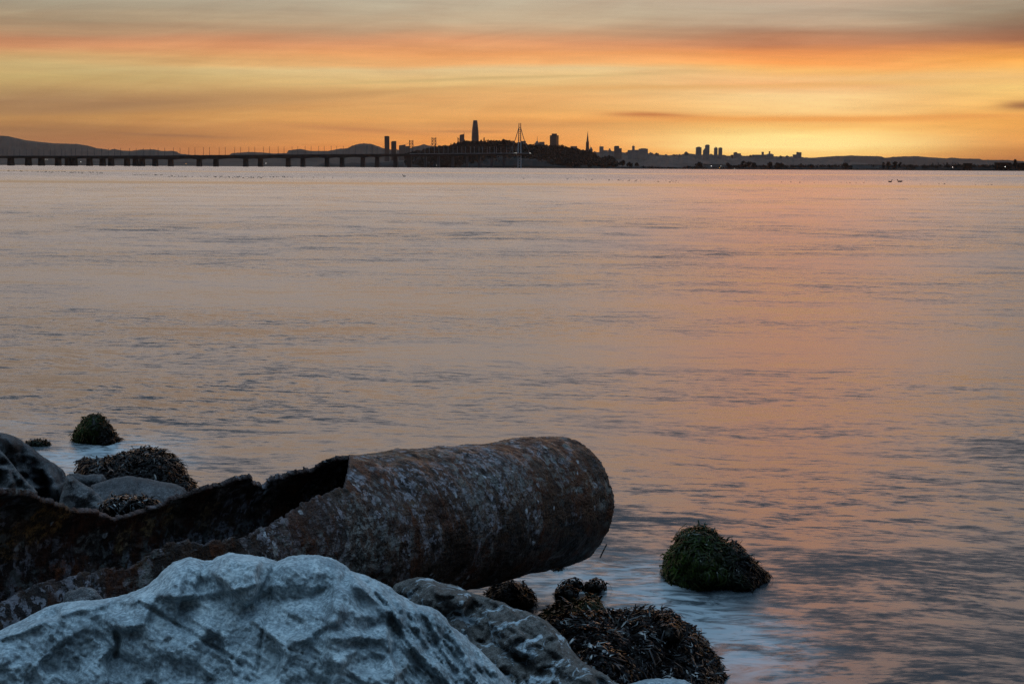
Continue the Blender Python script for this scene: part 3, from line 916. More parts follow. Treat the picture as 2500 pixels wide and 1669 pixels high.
def rust_mat():
    m, g, out = material('rusted_steel')
    P = g.node('ShaderNodeTexCoord', 3)          # local x runs along the pipe
    x, y, z = g.sep(P)
    n1 = g.noise(P, 3.2, 4., .6, .6)
    n2 = g.noise(P, 13., 7., .72, .3)
    n3 = g.noise(P, 60., 3., .65)
    w1 = g.noise(P, 6.5, 6., .7, .8)
    nf = g.noise(P, 34., 3., .62, .3)
    ng = g.noise(P, 15., 5., .66, .5)
    spk = g.sstep(nf, .505, .55)
    c = g.ramp(ng, [(.40, (.003, .002, .0017)), (.47, (.010, .006, .0045)), (.54, (.040, .021, .014)), (.62, (.10, .068, .055))])
    # grey-violet crust in large worn patches, broken into specks
    sk = g.noise(g.vm('MULTIPLY', P, (1.8, 3., 3.)), 1., 6., .72, .6)
    gm = g.m('MULTIPLY', g.sstep(g.m('ADD', x, g.m('MULTIPLY', g.m('SUBTRACT', w1, .5), .9)), .32, .55, .10, 1.), g.sstep(sk, .44, .52))
    c = g.mix(g.m('MULTIPLY', g.m('MULTIPLY', gm, g.m('ADD', .06, g.m('MULTIPLY', spk, .94))), .9), c, g.mix(n2, (.12, .115, .13), (.60, .59, .68)))
    # rust-red bands running round the pipe
    rb = g.noise(g.comb(g.m('MULTIPLY', x, 4.5), g.m('MULTIPLY', y, 1.2), g.m('MULTIPLY', z, 1.2)), 1., 5., .65, .7)
    red = g.ramp(n2, [(.38, (.006, .003, .0022)), (.5, (.045, .012, .006)), (.62, (.15, .048, .018))])
    c = g.mix(g.m('MULTIPLY', g.sstep(rb, .50, .56), .95), c, red)
    # dark sooty blotches and ochre scale
    c = g.mix(g.m('MULTIPLY', g.sstep(w1, .47, .38), .85), c, (.004, .003, .0028))
    oc = g.noise(P, 5., 7., .75, 1.2)
    c = g.mix(g.m('MULTIPLY', g.sstep(oc, .57, .66), .7), c, g.mix(n3, (.03, .016, .007), (.17, .095, .038)))
    # lichen bloom
    li = g.noise(P, 19., 4., .65, .5)
    la = g.noise(P, 2.6, 3., .6, .4)
    lm = g.m('MULTIPLY', g.sstep(li, .50, .62), g.sstep(la, .47, .57))
    c = g.mix(g.m('MULTIPLY', lm, .85), c, g.mix(n3, (.10, .11, .10), (.30, .32, .32)))
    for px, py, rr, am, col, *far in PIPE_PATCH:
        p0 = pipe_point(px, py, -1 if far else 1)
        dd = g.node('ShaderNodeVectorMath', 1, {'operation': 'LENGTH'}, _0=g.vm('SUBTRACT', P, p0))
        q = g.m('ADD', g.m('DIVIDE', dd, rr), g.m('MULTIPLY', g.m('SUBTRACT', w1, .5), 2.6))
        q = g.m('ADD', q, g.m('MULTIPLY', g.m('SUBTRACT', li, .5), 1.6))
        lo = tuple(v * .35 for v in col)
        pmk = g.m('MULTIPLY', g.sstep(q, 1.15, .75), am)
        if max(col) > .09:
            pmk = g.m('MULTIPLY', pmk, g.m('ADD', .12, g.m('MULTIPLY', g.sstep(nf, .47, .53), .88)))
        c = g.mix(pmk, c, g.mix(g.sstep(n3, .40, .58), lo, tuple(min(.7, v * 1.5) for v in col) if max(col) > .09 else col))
    # barnacle flecks
    vo = g.n.new('ShaderNodeTexVoronoi')
    g.put(vo.inputs['Vector'], g.vm('ADD', P, g.vm('MULTIPLY', g.noise(P, 30., 3., .6, 0., 1), (.03, .03, .03))))
    g.put(vo.inputs['Scale'], 26.)
    vr = g.sep(vo.outputs['Color'])[0]
    fl = g.m('MULTIPLY', g.sstep(vo.outputs['Distance'], .42, .22), g.sstep(vr, .86, .9))
    fl = g.m('MULTIPLY', fl, g.sstep(n1, .52, .58))
    # chalky droppings on the top, with its highlights painted into the same flecks
    tz = g.sep(g.node('ShaderNodeNewGeometry', 1))[2]
    dp = g.noise(g.vm('MULTIPLY', P, (9., 16., 16.)), 1., 4., .6, .5)
    c = g.mix(g.m('MULTIPLY', g.m('MULTIPLY', g.sstep(dp, .55, .62), g.sstep(tz, .35, .8)), .6), c, g.mix(spk, (.12, .12, .14), (.36, .36, .41)))
    eg = g.node('ShaderNodeAttribute', 2, {'attribute_name': 'edge'})  # torn lip's highlight painted in as a paler, rusty edge colour
    c = g.mix(g.m('MULTIPLY', g.m('MULTIPLY', eg, g.sstep(n2, .38, .58)), .9), c, g.mix(w1, (.10, .05, .035), (.24, .21, .23)))
    c = g.mix(.42, c, (.004, .001, 0.))
    c = g.mix(g.m('MULTIPLY', fl, .9), c, (.44, .46, .50))
    st = g.noise(g.vm('MULTIPLY', P, (3., 26., 26.)), 1., 4., .65)
    h = g.m('ADD', g.m('MULTIPLY', n2, 1.1), g.m('ADD', g.m('MULTIPLY', n3, .5), g.m('MULTIPLY', fl, .2)))
    h = g.m('ADD', h, g.m('ADD', g.m('MULTIPLY', st, .6), g.m('MULTIPLY', w1, .8)))
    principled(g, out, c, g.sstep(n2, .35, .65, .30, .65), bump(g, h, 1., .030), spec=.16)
    return m


def make_pipe():
    P1 = np.array((.24570688, 7.16713835, .51889871))
    A = np.array((-.50139594, -.85780463, .11301916))
    R0 = .325
    u = np.cross(A, (0, 0, 1))
    u /= np.linalg.norm(u)
    w = np.cross(u, A)
    FAR = np.array([(-400, 1235), (-100, 1198), (0, 1193), (57, 1195), (82, 1199), (100, 1209), (126, 1211), (132, 1218), (153, 1226), (169, 1237), (215, 1241), (245, 1251), (268, 1253), (306, 1249), (345, 1239), (383, 1226),
                    (414, 1209), (452, 1197), (475, 1188), (510, 1180), (552, 1167), (575, 1161), (611, 1155), (614, 1162), (618, 1170), (635, 1176), (638, 1184), (647, 1178), (659, 1163), (674, 1156), (709, 1147), (759, 1136),
                    (782, 1126), (816, 1115), (840, 1108), (857, 900)], float)
    LIP = np.array([(-400, 1610), (-100, 1500), (0, 1462), (77, 1427), (153, 1406), (230, 1393), (284, 1381), (318, 1377), (333, 1370), (360, 1362), (368, 1354), (383, 1337), (425, 1326), (464, 1316), (502, 1324), (517, 1312),
                    (552, 1318), (609, 1303), (613, 1295), (651, 1282), (686, 1262), (713, 1245), (724, 1232), (743, 1222), (785, 1209), (816, 1196), (838, 1192), (842, 1172), (848, 1150), (851, 1125), (853, 900)], float)
    nt, na = 620, 520
    T = np.linspace(0, 4.6, nt)
    TH = np.linspace(0, 2 * np.pi, na, endpoint=False)
    tt, th = np.meshgrid(T, TH, indexing='ij')
    nrm = np.cos(th)[..., None] * u + np.sin(th)[..., None] * w
    base = P1 + tt[..., None] * A + R0 * nrm
    # keep mask from where the broken edges run
    px, py = pixs(base)
    nv = base - NCAM
    near = (nrm * nv).sum(-1) < 0
    jag = np.array([[noise.fractal(Vector((a * 14, math.cos(b) * 5, math.sin(b) * 5)), .5, 2., 4) for b in TH[::4]] for a in T[::4]])
    jag = np.repeat(np.repeat(jag, 4, 0), 4, 1)[:nt, :na] * 9
    jag2 = np.array([[noise.fractal(Vector((a * 45, math.cos(b) * 16, math.sin(b) * 16)), .5, 2., 3) for b in TH[::2]] for a in T[::2]])
    jag = jag + np.repeat(np.repeat(jag2, 2, 0), 2, 1)[:nt, :na] * 4.5
    keep = np.where(near, py + jag > np.interp(px, LIP[:, 0], LIP[:, 1]), py + jag * .6 > np.interp(px, FAR[:, 0], FAR[:, 1]))
    keep |= px > 856
    # ragged far end
    endj = np.array([noise.fractal(Vector((math.cos(b) * 2.2, math.sin(b) * 2.2, 3)), .6, 2., 5) for b in TH]) * .012
    endj = endj + np.array([noise.fractal(Vector((math.cos(b) * 9, math.sin(b) * 9, 8)), .5, 2., 4) for b in TH]) * .010
    keep &= tt > (.024 + endj)[None, :]
    # a chipped notch low on the end
    # dents and scale
    disp = np.zeros((nt, na))
    for i in range(nt):
        for j in range(0, na):
            pass
    st = 2
    dv = np.array([[noise.fractal(Vector((a * 3, math.cos(b) * 1.3, math.sin(b) * 1.3)), .7, 2., 3) * .012 +
                    noise.fractal(Vector((a * 16, math.cos(b) * 6, math.sin(b) * 6)), .6, 2., 4) * .0045 for b in TH[::st]] for a in T[::st]])
    disp = np.repeat(np.repeat(dv, st, 0), st, 1)[:nt, :na]
    # smooth the doubled samples
    disp = (disp + np.roll(disp, 1, 1)) / 2
    disp[1:] = (disp[1:] + disp[:-1]) / 2
    kk = keep.astype(float)
    for _ in range(3):
        kk = (kk + np.roll(kk, 1, 1) + np.roll(kk, -1, 1) + np.roll(kk, 1, 0) + np.roll(kk, -1, 0)) / 5
    thick = .006 + .014 * np.clip((kk - .45) * 2.2, 0, 1)
    outer = np.stack([tt, (R0 + disp) * np.cos(th), (R0 + disp) * np.sin(th)], -1)
    ri = R0 + disp * .6 - thick
    inner = np.stack([tt, ri * np.cos(th), ri * np.sin(th)], -1)
    idx = np.arange(nt * na).reshape(nt, na)
    K = keep[:-1] & keep[1:] & np.roll(keep, -1, 1)[:-1] & np.roll(keep, -1, 1)[1:]
    N0 = nt * na
    Fc = []
    nx = np.roll(idx, -1, 1)
    for i in range(nt - 1):
        Ki = K[i]
        for j in np.nonzero(Ki)[0]:
            a, b, c, d = idx[i, j], nx[i, j], nx[i + 1, j], idx[i + 1, j]
            Fc.append((a, b, c, d))
            Fc.append((a + N0, d + N0, c + N0, b + N0))
            if i == 0 or not K[i - 1, j]:
                Fc.append((b, a, a + N0, b + N0))
            if i == nt - 2 or not K[i + 1, j]:
                Fc.append((d, c, c + N0, d + N0))
            if not Ki[j - 1]:
                Fc.append((a, d, d + N0, a + N0))
            if not Ki[(j + 1) % na]:
                Fc.append((c, b, b + N0, c + N0))
    V = np.concatenate([outer.reshape(-1, 3), inner.reshape(-1, 3)])
    Fa = np.array(Fc)
    used = np.unique(Fa)
    mp = np.full(len(V), -1)
    mp[used] = np.arange(len(used))
    me = bpy.data.meshes.new('rusty_pipe')
    me.from_pydata(V[used].tolist(), [], mp[Fa].tolist())
    me.materials.append(rust_mat())
    me.polygons.foreach_set('use_smooth', [True] * len(me.polygons))
    ea = np.clip((.97 - kk) * 3.2, 0, 1).reshape(-1)
    ea = np.concatenate([ea, ea])[used]
    me.attributes.new('edge', 'FLOAT', 'POINT').data.foreach_set('value', ea)
    o = bpy.data.objects.new('rusty_pipe', me)
    COL.objects.link(o)
    M = np.eye(4)
    M[:3, 0], M[:3, 1], M[:3, 2], M[:3, 3] = A, u, w, P1
    o.matrix_world = Matrix(M.tolist())
    bpy.context.view_layer.update()
    tag(o, 'large rusty steel pipe broken open along its top, lying among the boulders', 'pipe')
    # bent wire hanging from its end
    inv = o.matrix_world.inverted()
    b = MB()
    pts = [at(1481, 1328, 7.12), at(1475, 1340, 7.10), at(1470, 1350, 7.10), at(1465, 1361, 7.10)]
    for p, q in zip(pts, pts[1:]):
        b.bar(inv @ p, inv @ q, .004, .003, 6)
    wme = bpy.data.meshes.new('wire')
    wme.from_pydata(b.V, [], b.F)
    wme.materials.append(ROCK_WET)
    wo = bpy.data.objects.new('wire', wme)
    COL.objects.link(wo)
    wo.parent = o


make_pipe()


# ------------------------------------------------------------------ far shore: hills
HILL_FAR = simple_mat('far_hill_scrub', (.022, .016, .012), .95, .3, .004)
HILL_CITY = simple_mat('city_slope', (.040, .028, .022), .95, .5, .02)
ISLE = simple_mat('island_ground', (.004, .0035, .003), .95, .4, .03)
LEAF = simple_mat('dark_foliage', (.008, .007, .005), .9, .5, .3)
BARK = simple_mat('tree_bark', (.03, .024, .018), .9, .3, .5)


def hill(name, prof, D, width, mat, rough_px=1.2, foot=1.5, step=4, seed=1, wob=.25):
    """a ridge of land whose crest follows prof (photo px) at distance D"""
    P = np.array(prof, float)
    xs = np.arange(P[0, 0], P[-1, 0] + 1, step)
    ys = np.interp(xs, P[:, 0], P[:, 1])
    ys = ys - np.array([abs(noise.fractal(Vector((x * .11, seed, 0)), .5, 2., 4)) for x in xs]) * rough_px
    V = []
    rows = [(-1., -.02), (-.93, .10), (-.72, .34), (-.45, .62), (-.2, .88), (0., 1.), (.3, .8), (.7, .35), (1., -.02)]
    for f, hh in rows:
        for x, y in zip(xs, ys):
            c = ats(x, y, D)
            k = 1 + wob * noise.noise(Vector((x * .01, f * 2, seed * 3.1)))
            z = c[2] * (hh if hh in (1., -.02) else hh * (1 + .18 * noise.fractal(Vector((x * .03, f * 5, seed)), .7, 2., 3)))
            V.append((c[0] * (D + f * width * k) / D if hh != 1. else c[0], D + f * width * (k if hh != 1. else 1), z if hh > 0 else -4.))
    n, k = len(rows), len(xs)
    Fc = [(i * k + j, i * k + j + 1, (i + 1) * k + j + 1, (i + 1) * k + j) for i in range(n - 1) for j in range(k - 1)]
    return tag(mesh_obj(name, V, Fc, mat, None, False, (V[0][0], D, 0)), kind='structure')


hill('mountain', [(-260, 372), (-120, 340), (-40, 331), (0, 331.5), (20, 333), (45, 338.6), (65, 343), (90, 346), (130, 350), (190, 352), (215, 356), (235, 362), (260, 365), (300, 371), (360, 384), (420, 394)], 14500, 1600, HILL_FAR, .8, seed=2)
hill('hills', [(180, 390), (250, 374), (275, 364), (300, 368), (320, 369), (345, 366), (375, 365), (395, 369), (420, 369), (430, 370), (440, 376), (475, 379), (560, 379), (565, 374.5), (605, 371.5), (640, 372.5), (670, 375), (700, 374),
               (704, 368), (735, 364), (755, 369), (800, 369), (830, 363.5), (850, 362), (857, 357.5), (875, 351.5), (890, 350.5), (905, 351.5), (920, 356.5), (935, 362), (955, 366), (990, 366), (1012, 358), (1025, 355.5), (1034, 352), (1045, 355.5),
               (1062, 358), (1090, 364), (1200, 372), (1300, 376)], 11500, 1100, HILL_FAR, 1.4, seed=3)
hill('hills', [(1280, 376), (1380, 374), (1447, 372.5), (1480, 371), (1540, 374), (1590, 375.5), (1610, 378), (1630, 380), (1645, 378), (1660, 379), (1672, 376), (1690, 375.5), (1700, 378), (1770, 380), (1790, 382), (1815, 381), (1840, 381.5), (1890, 382), (1935, 383),
               (1957, 384.5), (1985, 386), (2040, 392), (2120, 399)], 10300, 900, HILL_CITY, 2., seed=4)
hill('hills', [(1880, 394), (1950, 387), (1985, 385.5), (2000, 384), (2040, 381.5), (2080, 380), (2110, 381), (2150, 382), (2160, 385.5), (2172, 384.5), (2195, 382.5), (2240, 381.5), (2260, 383.5), (2290, 385.5), (2312, 387), (2322, 385), (2350, 387.5),
               (2392, 388), (2398, 390.5), (2460, 391), (2500, 394), (2600, 398), (2760, 404)], 13000, 1200, HILL_FAR, 1., seed=5)
# low land all along the water's edge under the skyline
hill('far_shore', [(-300, 391), (0, 389), (150, 391), (300, 393), (420, 395), (520, 397), (640, 397), (800, 398), (920, 395), (1010, 391)], 9000, 300, HILL_FAR, 1.2, seed=6)
hill('far_shore', [(760, 409), (780, 403), (796, 396), (815, 400), (835, 401), (860, 397), (885, 399), (905, 398), (930, 398), (950, 396), (955, 394), (966, 393), (975, 398), (1000, 392), (1040, 392), (1100, 394)], 5900, 90, ISLE, 1.5, seed=16)


# ------------------------------------------------------------------ wooded island
ISL = [(985, 396), (1000, 377), (1020, 372), (1045, 368), (1065, 364), (1085, 361), (1105, 359), (1125, 351), (1150, 350), (1185, 350), (1230, 350), (1250, 353), (1280, 357), (1300, 360), (1340, 361), (1380, 366), (1420, 373), (1445, 376), (1457, 388),
       (1470, 393), (1490, 390), (1503, 397), (1511, 405), (1530, 408)]
hill('island', ISL, 5450, 260, ISLE, 1., seed=7, step=3)
TOPS = np.array([(990, 376), (1005, 369), (1020, 366), (1040, 362), (1060, 358), (1080, 354), (1100, 354.5), (1120, 345), (1140, 343), (1160, 343), (1180, 343), (1200, 342), (1215, 342), (1230, 341), (1245, 343), (1260, 346), (1280, 349), (1300, 353), (1320, 352),
                 (1340, 354), (1365, 353), (1380, 358), (1400, 361), (1420, 365), (1440, 368), (1452, 374), (1462, 384), (1470, 386), (1482, 382), (1492, 380), (1502, 388), (1508, 398)], float)


def clump(V, Fc, c, rx, rz, n, s, r):
    """leaf tufts spread through an ellipsoid"""
    for _ in range(n):
        while True:
            a = Vector((r.uniform(-1, 1), r.uniform(-1, 1), r.uniform(-1, 1)))
            if .25 < a.length < 1:
                break
        p = Vector((c[0] + a.x * rx, c[1] + a.y * rx, c[2] + a.z * rz))
        d = Vector((r.uniform(-1, 1), r.uniform(-1, 1), r.uniform(-.4, 1))).normalized()
        u = d.orthogonal().normalized()
        w = d.cross(u)
        q = s * r.uniform(.6, 1.4)
        i = len(V)
        V += [tuple(p + u * q), tuple(p - u * q * .5 + w * q * .85), tuple(p - u * q * .5 - w * q * .85), tuple(p + d * q * .8)]
        Fc += [(i, i + 1, i + 2), (i, i + 1, i + 3), (i + 1, i + 2, i + 3), (i + 2, i, i + 3)]


def make_woods():
    r = random.Random(5)
    V, Fc = [], []
    for _ in range(2400):
        x = r.uniform(990, 1506)
        crest = np.interp(x, TOPS[:, 0], TOPS[:, 1])
        foot = 407
        f = r.random() ** 1.25
        D = 5450 - 235 * f
        hf = np.interp(f * 235 / 260, [0, .2, .45, .72, .93], [1, .88, .62, .34, .10])
        y = crest + (foot - crest) * (1 - hf) - 3.2 * min(1., f * 5) + r.uniform(-.8, 3.)
        hpx = r.uniform(4, 13)
        top = at(x, y, D)
        s = D / F
        hh = hpx * s
        kind = r.random()
        rx = hh * (.24 if kind < .3 else .5)
        clump(V, Fc, (top.x, top.y, top.z - hh * .5), rx, hh * .55, 16, hh * .22, r)
    o = mesh_obj('woods', V, Fc, LEAF, None, False, (0, 5400, 0))
    tag(o, 'dense dark woods covering the hilly island behind the bridge tower', 'woods', kind='stuff')


make_woods()


def tree(px, ytop, ybase, wpx, D, label, seed, kind='round', name='tree', group='trees along the far shore'):
    r = random.Random(seed)
    b, t = at(px, ybase, D), at(px, ytop, D)
    h = t.z - b.z
    w = wpx * D / F / 2
    root = empty(name, (b.x, b.y, b.z), label, 'tree', group)
    m = MB()
    m.bar((b.x, b.y, b.z - .6), (b.x + r.uniform(-.05, .05) * h, b.y, b.z + h * .55), h * .035, h * .02, 6)
    V, Fc = [], []
    if kind == 'palm':
        m.bar((b.x, b.y, b.z + h * .5), (b.x, b.y, b.z + h * .92), h * .02, h * .016, 6)
        for k in range(14):
            a = k * 2.4
            p = Vector((b.x, b.y, b.z + h * .92))
            d = Vector((math.cos(a), math.sin(a), .7 * math.cos(k)))
            for q in range(4):
                p2 = p + d * w * .35
                sd = Vector((-d.y, d.x, 0)) * w * .10
                i = len(V)
                V += [tuple(p - sd), tuple(p + sd), tuple(p2 + sd), tuple(p2 - sd)]
                Fc.append((i, i + 1, i + 2, i + 3))
                p = p2
                d = (d - Vector((0, 0, .45)))
    else:
        for k in range(4):
            a = r.random() * math.tau
            m.bar((b.x, b.y, b.z + h * r.uniform(.25, .45)), (b.x + math.cos(a) * w * .6, b.y + math.sin(a) * w * .6, b.z + h * r.uniform(.55, .75)), h * .018, h * .008, 5)
        nc = 9
        for k in range(nc):
            f = k / (nc - 1)
            if kind == 'round':
                z = .30 + .52 * r.random()
                ww = w * .62 * math.sqrt(max(.1, 1 - ((z - .5) / .55) ** 2))
                c = (b.x + r.uniform(-1, 1) * ww, b.y + r.uniform(-1, 1) * ww, b.z + h * z)
                clump(V, Fc, c, w * .45, h * .17, 26, w * .17, r)
            else:
                z = .2 + .75 * f
                ww = w * (1.05 - f)
                clump(V, Fc, (b.x + r.uniform(-.2, .2) * ww, b.y + r.uniform(-.2, .2) * ww, b.z + h * z), ww * .8, h * .07, 18, w * .16, r)
        clump(V, Fc, (b.x, b.y, b.z + h * .86), w * .35, h * .14, 24, w * .16, r)
    m.build('trunk', BARK, root)
    mesh_obj('crown', V, Fc, LEAF, root)
    return root


ISL_TREES = [(1062, 352, 362, 5, 'cone', 'pointed dark tree on island skyline left of the small suspension towers'), (1101, 350, 358, 6, 'cone', 'spiky tree on the island ridge just right of the middle suspension tower'),
             (1182, 336, 347, 8, 'cone', 'tall ragged pine on the island crest right of the tallest tower'), (1192, 340, 349, 5, 'cone', 'slim pointed tree beside the ragged pine on the island crest'),
             (1206, 340.5, 350, 6, 'cone', 'pointed tree midway between tallest tower and bridge tower'), (1229, 339.5, 349, 14, 'round', 'broad bushy tree on island crest left of the bridge tower'),
             (1372, 353, 362, 9, 'round', 'tree on the island slope right of the wide dark office block'), (1407, 362, 370, 9, 'round', 'bushy tree on island slope left of the spire'), (1296, 352, 360, 10, 'round', 'round tree on the island below the antenna building')]
for i, (px, a, b, w, k, lab) in enumerate(ISL_TREES):
    tree(px, a, b, w, 5400, lab, 100 + i, k, 'pine_tree' if k == 'cone' else 'tree', 'single trees standing out on the island')

# ------------------------------------------------------------------ flat island with trees on the right
hill('low_island', [(1490, 411), (1510, 407), (1560, 405.5), (1620, 408.5), (1700, 409), (1780, 408), (1900, 407.5), (2000, 407), (2100, 405), (2160, 404), (2220, 406), (2330, 405), (2420, 404), (2500, 402), (2700, 402)], 4500, 60, ISLE, .8, seed=9, step=3)


def make_scrub():
    r = random.Random(9)
    V, Fc = [], []
    pr = np.array([(1560, 405), (1640, 409), (1660, 407.5), (1780, 405), (1800, 403), (1900, 403), (1960, 402), (2080, 402), (2160, 403), (2230, 403), (2350, 402), (2420, 402), (2500, 399), (2620, 399)], float)
    for _ in range(420):
        x = r.uniform(1565, 2600)
        y = np.interp(x, pr[:, 0], pr[:, 1]) + r.uniform(-.8, 3)
        D = 4490 - r.random() * 45
        s = D / F
        p = at(x, y + 2.5, D)
        clump(V, Fc, (p.x, p.y, max(p.z, 1.5)), r.uniform(3, 8) * s, 3.2 * s, 16, 1.4 * s, r)
    o = mesh_obj('scrub', V, Fc, LEAF, None, False, (2000, 4480, 0))
    tag(o, 'low dark scrub hedging the flat island at right', 'scrub', kind='stuff')


make_scrub()
TI = [(1520, 391, 411, 21, 'round', 'round dark tree right beside the foot of the wooded island'), (1537, 395.5, 411, 15, 'round', 'small round tree, second to the right of the wooded island'),
      (1555, 396.5, 411, 13, 'round', 'small tree, third to the right of the wooded island'), (1679, 405, 412, 11, 'round', 'lone low bush-like tree on the bare middle of the flat shore'),
      (1706, 396, 412, 19, 'round', 'lone round tree below the twin residential towers'), (1778, 397.5, 412, 17, 'round', 'rounded tree right of the lit sheds on the flat shore'),
      (1803, 402.5, 412, 14, 'round', 'low tree just left of the dense tree clump on flat shore'), (1816, 393, 412, 17, 'round', 'tallest tree at the left end of the dense clump on flat shore'), (1829, 395, 412, 18, 'round', 'wide tree in the middle of the dense clump on flat shore'),
      (1841, 396.5, 412, 15, 'round', 'right-hand tree of the dense clump on flat shore'), (1864, 402, 412, 13, 'round', 'low tree between the two dense clumps on flat shore'),
      (1879, 395, 412, 17, 'round', 'tall rounded tree below the domed hilltop building'), (1898, 397, 412, 17, 'round', 'broad tree right of the tall rounded one on flat shore'), (1908, 397, 412, 12, 'round', 'tree at the right end of the second dense clump'),
      (1955, 399, 412, 12, 'cone', 'pointed tree below the stepped tower at the right end of the skyline'), (1982, 402, 412, 14, 'round', 'low round tree right of the pointed tree on flat shore'),
      (2024, 402.5, 412, 9, 'round', 'small tree left of the square pale block'), (2064, 397.5, 412, 17, 'round', 'bushy tree in front of the square pale block'), (2157, 395.5, 410, 8, 'round', 'thin airy tree at the left of the biggest right-hand clump'),
      (2169, 394.5, 410, 13, 'round', 'left tree of the biggest clump on the right'), (2184, 394, 410, 15, 'round', 'middle tree of the biggest clump on the right'), (2197, 395.5, 410, 11, 'round', 'right tree of the biggest clump on the right'),
      (2207, 400, 410, 7, 'cone', 'small pointed tree right of the biggest clump'), (2223, 402, 410, 16, 'round', 'low wide tree standing apart right of the biggest clump'), (2276, 397, 411, 5, 'palm', 'palm tree left-most of the palms on the flat shore'),
      (2290, 396.5, 411, 5, 'palm', 'palm tree just left of the pointed bushy tree'), (2303, 397.5, 411, 5, 'palm', 'palm tree touching the pointed bushy tree'), (2312, 397, 411, 11, 'cone', 'pointed bushy tree among the palms at right'),
      (2325, 396, 411, 5, 'palm', 'palm tree right of the pointed bushy tree'), (2331, 397, 411, 5, 'palm', 'middle palm tree of the three right of the pointed bushy tree'), (2338, 396.5, 411, 5, 'palm', 'palm tree nearest the white shore light at right'),
      (2477, 388.5, 411, 13, 'round', 'tall tree over the long shed at the right edge')]
for i, (px, a, b, w, k, lab) in enumerate(TI):
    tree(px, a, b - 1.5, w, 4470 - (i % 3) * 8, lab, 200 + i, k, 'palm_tree' if k == 'palm' else 'tree')


# ------------------------------------------------------------------ city skyline
def glass_mat(name, col):
    m, g, out = material(name)
    P = g.node('ShaderNodeTexCoord', 3)
    x, y, z = g.sep(P)
    fl = g.m('FRACT', g.m('DIVIDE', z, 4.))
    co = g.m('FRACT', g.m('DIVIDE', g.m('ADD', x, y), 6.))
    wn = g.m('MULTIPLY', g.m('GREATER_THAN', fl, .45), g.m('GREATER_THAN', co, .35))
    n = g.noise(P, .02, 3., .6)
    c = g.mix(g.sstep(n, .3, .7), tuple(q * .8 for q in col), tuple(q * 1.2 for q in col))
    c = g.mix(g.m('MULTIPLY', wn, .6), c, (.02, .02, .022))
    principled(g, out, c, .5, spec=.4)
    return m


WALL_D = glass_mat('dark_tower_wall', (.05, .045, .045))
WALL_M = glass_mat('grey_tower_wall', (.11, .10, .095))
WALL_P = glass_mat('pale_tower_wall', (.22, .20, .19))
STEEL = simple_mat('bridge_steel', (.05, .05, .055), .7, .2, .05)
STEEL_FLOODLIT = simple_mat('floodlit_tower_steel', (.34, .34, .36), .5, .1, .05)  # lower tower steel, floodlighting put into the paler colour
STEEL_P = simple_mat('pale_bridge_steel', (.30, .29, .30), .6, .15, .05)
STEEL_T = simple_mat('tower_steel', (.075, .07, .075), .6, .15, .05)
CONC = simple_mat('bridge_concrete', (.03, .03, .03), .85, .3, .05)

CITY = 'distant city buildings on the skyline'


def slab(b, x0, x1, ytop, D, ybase=398, deep=.8, top=1., yl=None):
    """adds a block spanning photo columns x0..x1 with roof at row ytop"""
    a, c = at(x0, ytop, D), at(x1, ytop, D)
    z0 = at((x0 + x1) / 2, ybase, D).z
    w = c.x - a.x
    b.box(a.x, c.x, D, D + w * deep, z0, a.z, top)
    if yl is not None:      # slanted roof: right side lower/higher
        z2 = at(x1, yl, D).z
        n = len(b.V) - 8
        for k in (5, 6):
            v = b.V[n + k]
            b.V[n + k] = (v[0], v[1], z2)
    return b


def tower(label, parts, D=9600, mat=None, name='tower_building', cat='building'):
    mat = mat or WALL_M
    x0, x1 = parts[0][1], parts[0][2]
    bs = at((x0 + x1) / 2, 398, D)
    root = empty(name, (bs.x, D, max(0, bs.z)), label, cat, CITY)
    for i, p in enumerate(parts):
        kind, a, c, yt = p[:4]
        kw = p[4] if len(p) > 4 else {}
        b = MB()
        dd = D + (i * .7)
        if kind == 'mast':
            lo = at(a, c, dd)
            hi = at(a, yt, dd)
            b.bar((lo.x, dd + 12, lo.z), (hi.x, dd + 12, hi.z), kw.get('r', 1.6), kw.get('r', 1.6) * .5, 6)
            b.build('mast', mat, root)
        else:
            slab(b, a, c, yt, dd, **kw)
            b.build(kind, mat, root)
    return root


tower('slim flat-topped tower, tallest of the four left of the suspension bridge', [('wall', 938.6, 950, 333), ('roof_box', 939, 948.5, 332.2, {'ybase': 334})], 9400, WALL_D)
tower('shorter flat-topped tower just right of the slim tall one', [('wall', 955, 967, 346.5), ('roof_box', 956.5, 967, 344.6, {'ybase': 347})], 9500, WALL_D)
tower('low wide block with a sloping roof behind the bridge', [('wall', 974, 989.5, 355, {'yl': 353}), ('side_wing', 990, 999, 356.8)], 9500, WALL_M)
tower('tower with a slanted top and thin antenna left of the tallest tower', [('wall', 1122.3, 1133.4, 329.5, {'yl': 327.2}), ('mast', 1132.8, 330, 321.5, {'r': 1.3}), ('setback', 1122, 1135, 341)], 9500, WALL_D)


def salesforce():
    D = 9700
    c, s = at(1159.7, 398, D), D / F
    root = empty('skyscraper', (c.x, D, 0), 'tallest skyscraper with a tapering rounded top rising over the island', 'skyscraper', CITY)
    zt = at(1160, 293.5, D).z
    zb = at(1160, 345, D).z
    prof = [(8.9, 0), (8.9, zb * .9)]
    for f in np.linspace(0, 1, 14):
        prof.append((8.9 - 3.9 * f ** 2.0, zb + (zt - zb) * .965 * f))
    b = MB().lathe((c.x, D + 30, 0), [(r * s * 1.0, z) for r, z in prof], 24)
    b.build('wall', WALL_D, root)
    b = MB().lathe((c.x, D + 30, 0), [(5.0 * s, zb + (zt - zb) * .966), (4.7 * s, zt)], 24)
    b.build('crown', WALL_M, root)


